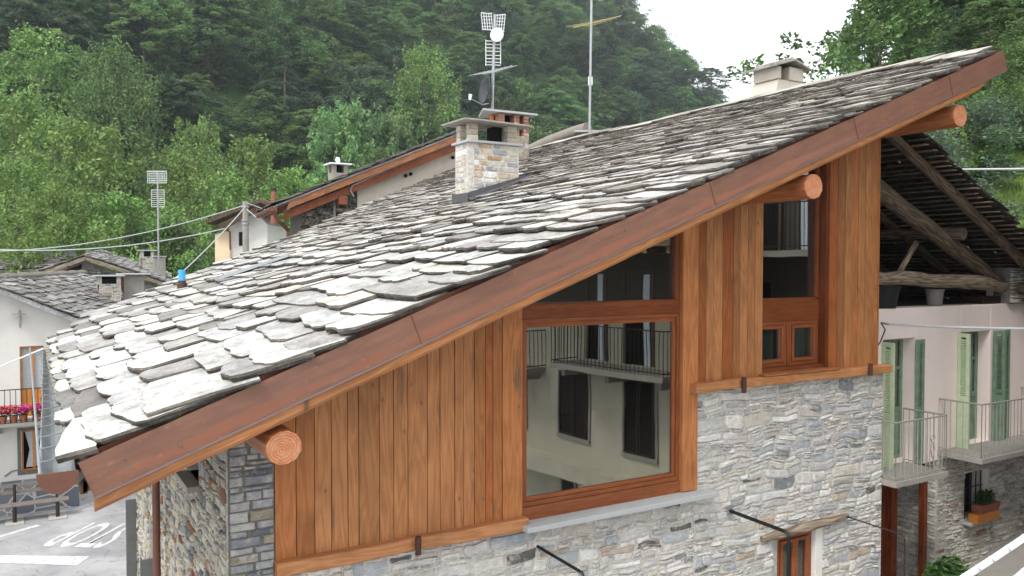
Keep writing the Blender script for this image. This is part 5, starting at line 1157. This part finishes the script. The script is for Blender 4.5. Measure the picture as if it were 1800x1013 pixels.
def f(m):
    m.tube([bp(1008, 49, -.4), bp(1092, 28, .8)], .013, 6)
    for i in range(6): t_ = i/5; c = bp(1018, 46, -.2)*(1-t_)+bp(1070, 34, .6)*t_; L = .36-.13*t_; m.tube([c-RV*L-FV*L*.3-V((0, 0, .04)), c+RV*L+FV*L*.3+V((0, 0, .04))], .010, 5)
one('yagi_array', 'gold_metal', f, a2)
def f(m):
    m.tube([bp(1039, 93), bp(1082, 82, .5)], .012, 6)
    for i in range(6): t_ = i/5; c = bp(1046, 92)*(1-t_)+bp(1080, 83, .45)*t_; m.tube([c-V((0, 0, .10))-RV*.03, c+V((0, 0, .10))+RV*.03], .009, 5)
one('small_yagi', 'black_steel', f, a2); one('amplifier', 'white_plastic', lambda m: m.box(bp(1034, 150), RV*.12, FV*.06, (0, 0, .24)), a2, bevel=.01)
one('base_slab', 'grey_stone', lambda m: m.box(bp(1010, 232), RV*.75, FV*.4, (0, 0, .05)), a2)
a3 = thing('tv_antenna', 'small antenna with two white grid panels on the left village chimney', 'antenna', atF(278, 452, 39.6))
def cp(x, y, d=0): return atF(x, y, 39.6+d)
one('mast', 'galv', lambda m: m.tube([cp(279, 470), cp(277, 305)], .04, 6), a3)
def f(m):
    for s_ in (-1, 1): c = cp(276+s_*8.7, 311.5); grid_panel(m, c, .45, .56, RV, 6); [m.tube([c+V((0, 0, -.28+.11*k))-RV*.22, c+V((0, 0, -.28+.11*k))+RV*.22], .01, 4) for k in range(6)]
    c = cp(277.5, 349); grid_panel(m, c, .62, .8, RV, 3); [m.tube([c+V((0, 0, -.4+.1*k))-RV*.31, c+V((0, 0, -.4+.1*k))+RV*.31], .011, 4) for k in range(9)]
one('panel_grid', 'white_plastic', f, a3)

# ================================================================== TREES
def crown_mesh(name, seed, kind, nspray, nleaf, leafs, H=12.0, Wd=8.0):
    """crown of height H starting at z = .18 H; built of flattened leaf sprays"""
    rd = random.Random(seed); m = MB(); u = rd.uniform
    bumps = [(u(0, 6.28), u(.25, .95), u(.14, .36)) for _ in range(10)]
    for i in range(nspray):
        if kind == 'conifer': t_ = 1-math.sqrt(u(0, 1)) * .97; rad = Wd*.5*(1-t_)**.8*u(.55, 1.02)+.15
        elif kind == 'round': t_ = u(.02, 1); rad = Wd*.5*math.sqrt(max(0, 1-(2*t_-1)**2))**.8*u(.55, 1.0)
        elif kind == 'beech': t_ = u(.0, 1)**.8; rad = Wd*.5*(math.sqrt(max(0, 1-((t_-.3)/.7)**2)) if t_ > .3 else .82+.6*t_)*u(.66, 1.04)
        else: t_ = u(.0, 1)**.85; rad = Wd*.5*(math.sqrt(max(0, 1-((t_-.4)/.62)**2)) if t_ > .4 else .6+t_)*u(.45, 1.04)
        th = u(0, 6.283)
        for (bt, bz, ba) in bumps:
            d = math.cos(th-bt); rad *= 1+ba*max(0, d)**3*(1 if abs(t_-bz) < .25 else -.3)
        z = H*(.15+.85*t_); c = V((math.cos(th)*rad, math.sin(th)*rad, z)); out = V((math.cos(th), math.sin(th), 0))
        tilt = {'conifer': -.25, 'beech': u(-.35, .1)+.5*max(0, t_-.75), 'round': u(-.3, .9), 'ash': u(-.4, .5)+.6*max(0, t_-.6)}[kind]
        ax = (out+V((0, 0, tilt))+V((u(-.4, .4), u(-.4, .4), 0))).normalized(); sd_ = ax.cross(V((0, 0, 1))).normalized(); up = sd_.cross(ax)
        Ls = {'conifer': 1.3*(1.25-t_), 'beech': u(1.1, 2.0), 'round': u(.8, 1.3), 'ash': u(.9, 1.6)}[kind]*H/12; Ws = Ls*(.55 if kind != 'round' else .8); Ts = Ls*{'conifer': .12, 'beech': .10, 'round': .5, 'ash': .38}[kind]
        k0 = u(.65, 1.35); tint = (k0*u(.92, 1.12), k0, k0*u(.85, 1.05))
        for j in range(nleaf):
            a = u(-.8, 1); wv = (1-abs(a))**.5*u(-1, 1); p = c+ax*Ls*a+sd_*Ws*wv+up*Ts*u(-1, 1)-V((0, 0, .22*Ls*(abs(wv)+max(0, a))**2*(.8 if kind in ('beech', 'conifer') else .3)))
            s_ = leafs*u(.6, 1.35); tl = .9 if kind in ('round', 'ash') else .45
            n = (V((0, 0, 1))+V((u(-1, 1), u(-1, 1), u(-.6, .6)))*tl).normalized(); d1 = (ax+V((u(-1, 1), u(-1, 1), u(-.3, .3)))).normalized(); d1 = (d1-n*d1.dot(n)).normalized(); d2 = n.cross(d1)
            q = u(.8, 1.2); cc = tuple(x*q for x in tint); m.face([m.vert(p-d1*s_), m.vert(p-d2*s_*.5), m.vert(p+d1*s_), m.vert(p+d2*s_*.5)], cc)
    return m
def trunk_mesh(seed, H, lean=.3, dead=0):
    rd = random.Random(seed); m = MB(); pts = [V((0, 0, -1))]; rs = [H*.022]
    for i in range(1, 8): t_ = i/7; pts.append(V((lean*math.sin(t_*3+seed)*t_, lean*math.cos(t_*2+seed)*t_, H*.93*t_))); rs.append(H*.02*(1-t_)**.8+.015)
    m.tube(pts, rs, 7)
    for k in range(10):
        t_ = rd.uniform(.25, .85); b = pts[int(t_*7)]; a_ = rd.uniform(0, 6.28); L = H*.28*(1.1-t_); d = V((math.cos(a_), math.sin(a_), .5)); m.tube([b, b+d*L*.5, b+d*L+V((0, 0, L*.1))], [.05*H/12*1.3, .035*H/12, .01], 5)
    return m
KIND = {}
for kn, kd, seeds, nsp, nl, ls, mt in (('beech', 'beech', (1, 2, 3, 4, 5, 6), 150, 72, .25, 'leaf_beech'), ('ash', 'ash', (11, 12, 13, 14), 150, 62, .17, 'leaf_bright'), ('lime', 'round', (21,), 240, 60, .15, 'leaf_lime'), ('fir', 'conifer', (31, 32), 200, 45, .17, 'leaf_blue'), ('spindly', 'ash', (41,), 36, 40, .13, 'leaf_bright'), ('mid', 'ash', (51, 52, 53), 170, 66, .23, 'leaf_beech')):
    KIND[kn] = []
    for sd in seeds:
        Wd = {'fir': 6.4, 'lime': 9, 'spindly': 4.5}.get(kn, 8.5)
        cm = crown_mesh(kn, sd, kd, nsp, nl, ls, 12, Wd); tm_ = trunk_mesh(sd, 12)
        # template objects become the first tree
        co_ = cm.build('crown', mt, None); to_ = tm_.build('trunk', 'bark', None)
        KIND[kn].append((co_.data, to_.data)); bpy.data.objects.remove(co_); bpy.data.objects.remove(to_)
cnt = [0]
def tree(kn, x, y, z, h, wscale, label, group, name='tree', vi=None, mat_=None):
    cm, tm_ = KIND[kn][R_.randrange(len(KIND[kn])) if vi is None else vi]
    r = bpy.data.objects.new(name, None); COL.objects.link(r); r.location = (x, y, z); r.scale = (h/12*wscale, h/12*wscale, h/12); r.rotation_euler.z = U(0, 6.28)
    tag(r, label, 'tree', group)
    for nm, me in (('crown', cm), ('trunk', tm_)):
        c = bpy.data.objects.new(nm, me); COL.objects.link(c); c.parent = r
        if mat_ and nm == 'crown': c.material_slots[0].link = 'OBJECT'; c.material_slots[0].material = M[mat_]
    cnt[0] += 1; return r
def zone(px, py):
    h_ = ('at the far left' if px < 90 else 'above the white house at left' if px < 250 else 'behind the twin antenna' if px < 330 else 'above the small white house' if px < 480 else 'above the red rafters' if px < 640 else 'left of the dish antenna' if px < 860 else 'between the tall masts' if px < 1040 else 'right of the thin tall mast' if px < 1160 else 'at the slope right end')
    v_ = 'at the picture top' if py < 70 else 'high on the slope' if py < 150 else 'halfway up the slope' if py < 240 else 'low on the slope' if py < 330 else 'at the foot of the slope'
    return h_, v_
# named near trees (px, top y, distance, crown width px, kind, label)
near = [(75, 60, 92, 150, 'ash', 'large bright green ash standing out of dark beeches at upper left'), (205, 88, 88, 140, 'lime', 'broad speckled yellow green lime tree at upper left below the dark beeches'), (35, 168, 70, 175, 'ash', 'light green ash crown touching the left picture edge halfway up'), (150, 225, 62, 190, 'ash', 'widest light green ash above the white house roof'), (30, 290, 54, 170, 'ash', 'light green ash low at the left picture edge'), (100, 335, 48, 170, 'ash', 'low leafy ash directly above the slate ridge at left'), (215, 345, 50, 150, 'ash', 'low leafy ash left of the small twin panel antenna'),
        (505, 92, 128, 95, 'fir', 'tall grey green conical tree left of centre'), (355, 222, 80, 90, 'ash', 'slim fresh green tree right of the lime tree'), (447, 252, 72, 120, 'ash', 'brightest yellow green tree above the small white house'), (335, 285, 66, 120, 'ash', 'bright green tree just right of the twin panel antenna mast'), (395, 310, 60, 130, 'ash', 'bright green tree beside the utility pole'), (515, 305, 66, 130, 'ash', 'bright green tree above the terracotta flue'), (572, 300, 74, 110, 'mid', 'mid green tree behind the small pale capped chimney'), (290, 395, 52, 130, 'mid', 'dark bushy tree at the foot of the twin panel antenna'), (618, 190, 108, 110, 'mid', 'mid green rounded tree above the red rafters'), (690, 210, 112, 110, 'mid', 'rounded tree left of the big chimney'), (745, 95, 130, 100, 'ash', 'pale green feathery tree left of the dish antenna'), (655, 190, 120, 60, 'fir', 'narrow pale conical tree above the red rafters'), (930, 230, 140, 100, 'mid', 'green tree peeping over the roof between both masts')]
for px, py, F, wpx, kn, lb in near:
    x, y = gxy(px, F); zb = max(0, hill_z(px, F)); zt = 7+(466-py)/FPX*F; h = max(6, zt-zb); wm = wpx/FPX*F; base = {'fir': 6.4, 'lime': 9, 'spindly': 4.5}.get(kn, 8.5)
    tree(kn, x, y, zb, h*1.0, wm/base/(h/12)*1.05, lb, None, {'ash': 'ash_tree', 'lime': 'lime_tree', 'fir': 'conifer', 'mid': 'broadleaf_tree'}[kn], mat_='leaf_beech' if False else None)
# right-hand hillside trees
right = [(1545, -10, 46, 175, 'mid', 'dense green tree rising above the roof ridge left of the blue conifer', 'leaf_lime'), (1622, -50, 50, 120, 'ash', 'yellowish green tree between the dense one and the blue conifer', 'leaf_beech'), (1673, 22, 40, 55, 'fir', 'narrow blue grey conifer above the right end of the roof', None), (1740, -80, 48, 190, 'mid', 'big dark green tree in the upper right corner', 'leaf_beech'), (1800, 40, 34, 110, 'ash', 'fresh green branches at the right edge beside the roof tip', 'leaf_lime'), (1690, 60, 62, 150, 'beech', 'dark tree behind the blue grey conifer', None), (1590, 60, 60, 140, 'beech', 'dark tree low behind the roof ridge at right', None), (1850, -60, 44, 160, 'beech', 'dark tree leaning in at the right picture edge', None), (1510, 30, 56, 70, 'mid', 'leafy tree at the left end of the right hand trees against the sky', 'leaf_lime'), (1735, 130, 40, 120, 'beech', 'dark understorey tree under the roof tip at right', None), (1655, 130, 52, 110, 'mid', 'shadowy tree filling the gap behind the roof tip', None),
         (1480, 88, 44, 34, 'spindly', 'thin airy tree against the white sky left of the right hand trees', 'leaf_lime'), (1450, 118, 44, 22, 'spindly', 'shortest airy sapling against the white sky', 'leaf_lime')]
for px, py, F, wpx, kn, lb, mt in right:
    x, y = gxy(px, F); zb = max(0, hill_z(px, F)); zt = 7+(466-py)/FPX*F; h = max(5, zt-zb); wm = wpx/FPX*F; base = {'fir': 6.4, 'lime': 9, 'spindly': 4.5}.get(kn, 8.5)
    tree(kn, x, y, zb, h, wm/base/(h/12)*1.05, lb, None, {'ash': 'ash_tree', 'fir': 'conifer', 'mid': 'broadleaf_tree', 'beech': 'beech_tree', 'spindly': 'sapling'}[kn], mat_=mt)
# forest fill
made = 0; fill = []
F = 80.0
while F < 420 and made < 290:
    px = -120+U(0, 60)
    while px < 1300:
        jx, jF = px+U(-12, 12), F+U(-3, 3)
        df, a_ = lerp_tab(HT, jx)
        zt = hill_z(jx, jF); sp = 8.4 if F < 200 else 9.0; step = sp/F*FPX
        px += step*U(.85, 1.15)
        if jF < df-4 or zt < .5: continue
        h = U(9, 14.5); ytop = 466-(zt+h-7)/jF*FPX; yb = 466-(zt-7)/jF*FPX
        if yb < -12 or made >= 290: continue
        ysk = 226+.9*(jx-1290)
        if jx > 1000 and jF > 40+ (7+a_*df)/max(.05, a_-(466-ysk)/FPX): continue
        roofy = 455 if jx < 500 else 455-(jx-500)*.41 if jx < 1040 else 235-(jx-1040)*.2
        if ytop > roofy+5: continue
        if F < 150 and any(abs(jx-n[0]) < n[3]*.42 and jF > n[2]-3 and ytop > n[1] and yb < n[1]+200 and abs(jF-n[2]) < 10 for n in near): continue
        x, y = gxy(jx, jF); r_ = U(0, 1); kn = 'beech' if r_ < .66 else 'mid' if r_ < .9 else 'ash' if (r_ < .97 or jF > 150) else 'fir'
        fill.append((kn, x, y, zt-.4, h, jx, max(0, ytop))); made += 1
    F += 7.2 if F < 200 else 9.0
cells = {}
for t_ in fill: cells.setdefault((t_[0],)+zone(t_[5], t_[6]), []).append(t_)
SING = {'beech': 'dark beech', 'mid': 'mid green tree', 'ash': 'pale feathery tree', 'fir': 'narrow grey conifer'}; PLUR = {'beech': 'dark beeches', 'mid': 'mid green trees', 'ash': 'pale feathery trees', 'fir': 'narrow grey conifers'}
ORD = ['leftmost', 'second', 'third', 'fourth', 'fifth', 'sixth', 'seventh', 'eighth', 'ninth', 'tenth', 'eleventh', 'twelfth', 'thirteenth', 'fourteenth', 'fifteenth', 'sixteenth', 'seventeenth', 'eighteenth', 'nineteenth', 'twentieth', 'twenty-first', 'twenty-second', 'twenty-third', 'twenty-fourth', 'twenty-fifth', 'twenty-sixth', 'twenty-seventh', 'twenty-eighth', 'twenty-ninth', 'thirtieth']
for (kn, hz, vz), L_ in cells.items():
    L_.sort(key=lambda q: q[5])
    for i, (k_, x, y, zb, h, jx, yt) in enumerate(L_):
        if len(L_) == 1: lb = f'only {SING[kn]} {vz} {hz}'
        else: lb = (f'{ORD[i]} of the {PLUR[kn]} {vz} {hz}' if i == 0 else f'{ORD[min(i, 29)]} of {PLUR[kn]} {vz} {hz}')
        tree(kn, x, y, zb, h*(.8 if kn == 'fir' else 1), U(.85, 1.2), lb, f'{PLUR[kn]} {hz}', {'beech': 'beech_tree', 'mid': 'broadleaf_tree', 'ash': 'ash_tree', 'fir': 'conifer'}[kn], mat_='leaf_lime' if kn == 'ash' else None if kn == 'fir' else R_.choice(['leaf_dark', 'leaf_beech', 'leaf_beech', 'leaf_light', 'leaf_bluish']))
print('trees', cnt[0], 'fill', made, 'lastF', F)
# bushes and grass on the right bank
for i, (px, py, F, r, mt, lb) in enumerate(((1672, 240, 30, 1.5, 'leaf_silver', 'silvery green bush on the bank just beside the attic roof'), (1700, 200, 34, 1.8, 'leaf_silver', 'silvery bush higher up the grassy bank'), (1655, 200, 34, 1.7, 'leaf_silver', 'silvery bush partly behind the roof log'), (1700, 290, 27, 1.0, 'leaf_silver', 'low silvery bush beside the attic roof edge'), (1745, 235, 31, .9, 'leaf_lime', 'yellow green tall weeds on the grassy bank'), (1775, 200, 34, 1.4, 'leaf_lime', 'green bush at the right picture edge above the grass'), (1800, 170, 37, 1.6, 'leaf_beech', 'dark bush at the upper edge of the grassy bank'), (1730, 170, 38, 1.8, 'leaf_beech', 'dark bush under the big trees at right'))):
    x, y = gxy(px, F); zc = 7+(466-py)/FPX*F; zb = hill_z(px, F)
    def f(m):
        for k in range(10): c = V((x+U(-1, 1)*r, y+U(-1, 1)*r, max(zb+.3, zb+(zc-zb)*U(.2, 1)))); leaves(m, c, (r*.5, r*.5, r*.4), 300, .09)
    tag(one('bush', mt, f, origin=(x, y, zb)), lb, 'bush')
def f(m):
    for _ in range(14000):
        px = U(1600, 1860); F = U(22, 42); x, y = gxy(px, F); zb = hill_z(px, F)
        if mn.noise(V((x*.5, y*.5, 8))) < -.15: continue
        h = U(.1, .38); a = U(0, 6.28); d = V((math.cos(a), math.sin(a), 0))*.03; l = V((U(-.1, .1), U(-.1, .1), h)); b = V((x, y, zb-.02)); k = U(.6, 1.3)
        m.face([m.vert(b-d), m.vert(b+d), m.vert(b+l)], (k, k, k))
tag(one('grass', 'grass_blade', f), kind='stuff')
# undergrowth at the back of the village, so that no bare ground shows under the near trees
def f(m):
    for _ in range(900):
        px = U(-100, 720); F = U(46, 80); x, y = gxy(px, F); zb = max(0, hill_z(px, F)); leaves(m, (x, y, zb+1.2), (1.8, 1.8, 1.6), 26, .22)
tag(one('undergrowth', 'leaf_beech', f), kind='stuff')

# ================================================================== air
HAZE = True
if HAZE:
    m = bpy.data.materials.new('haze'); m.use_nodes = True; nt = m.node_tree; nt.nodes.clear(); o_ = nt.nodes.new('ShaderNodeOutputMaterial'); v_ = nt.nodes.new('ShaderNodeVolumePrincipled')
    v_.inputs['Color'].default_value = (.82, .9, 1, 1); v_.inputs['Density'].default_value = .00035; v_.inputs['Anisotropy'].default_value = 0.2; nt.links.new(v_.outputs[0], o_.inputs['Volume']); M['haze'] = m
    hz = one('haze', 'haze', lambda b: b.bx(-500, 620, -320, 620, -3, 420)); tag(hz, kind='stuff')
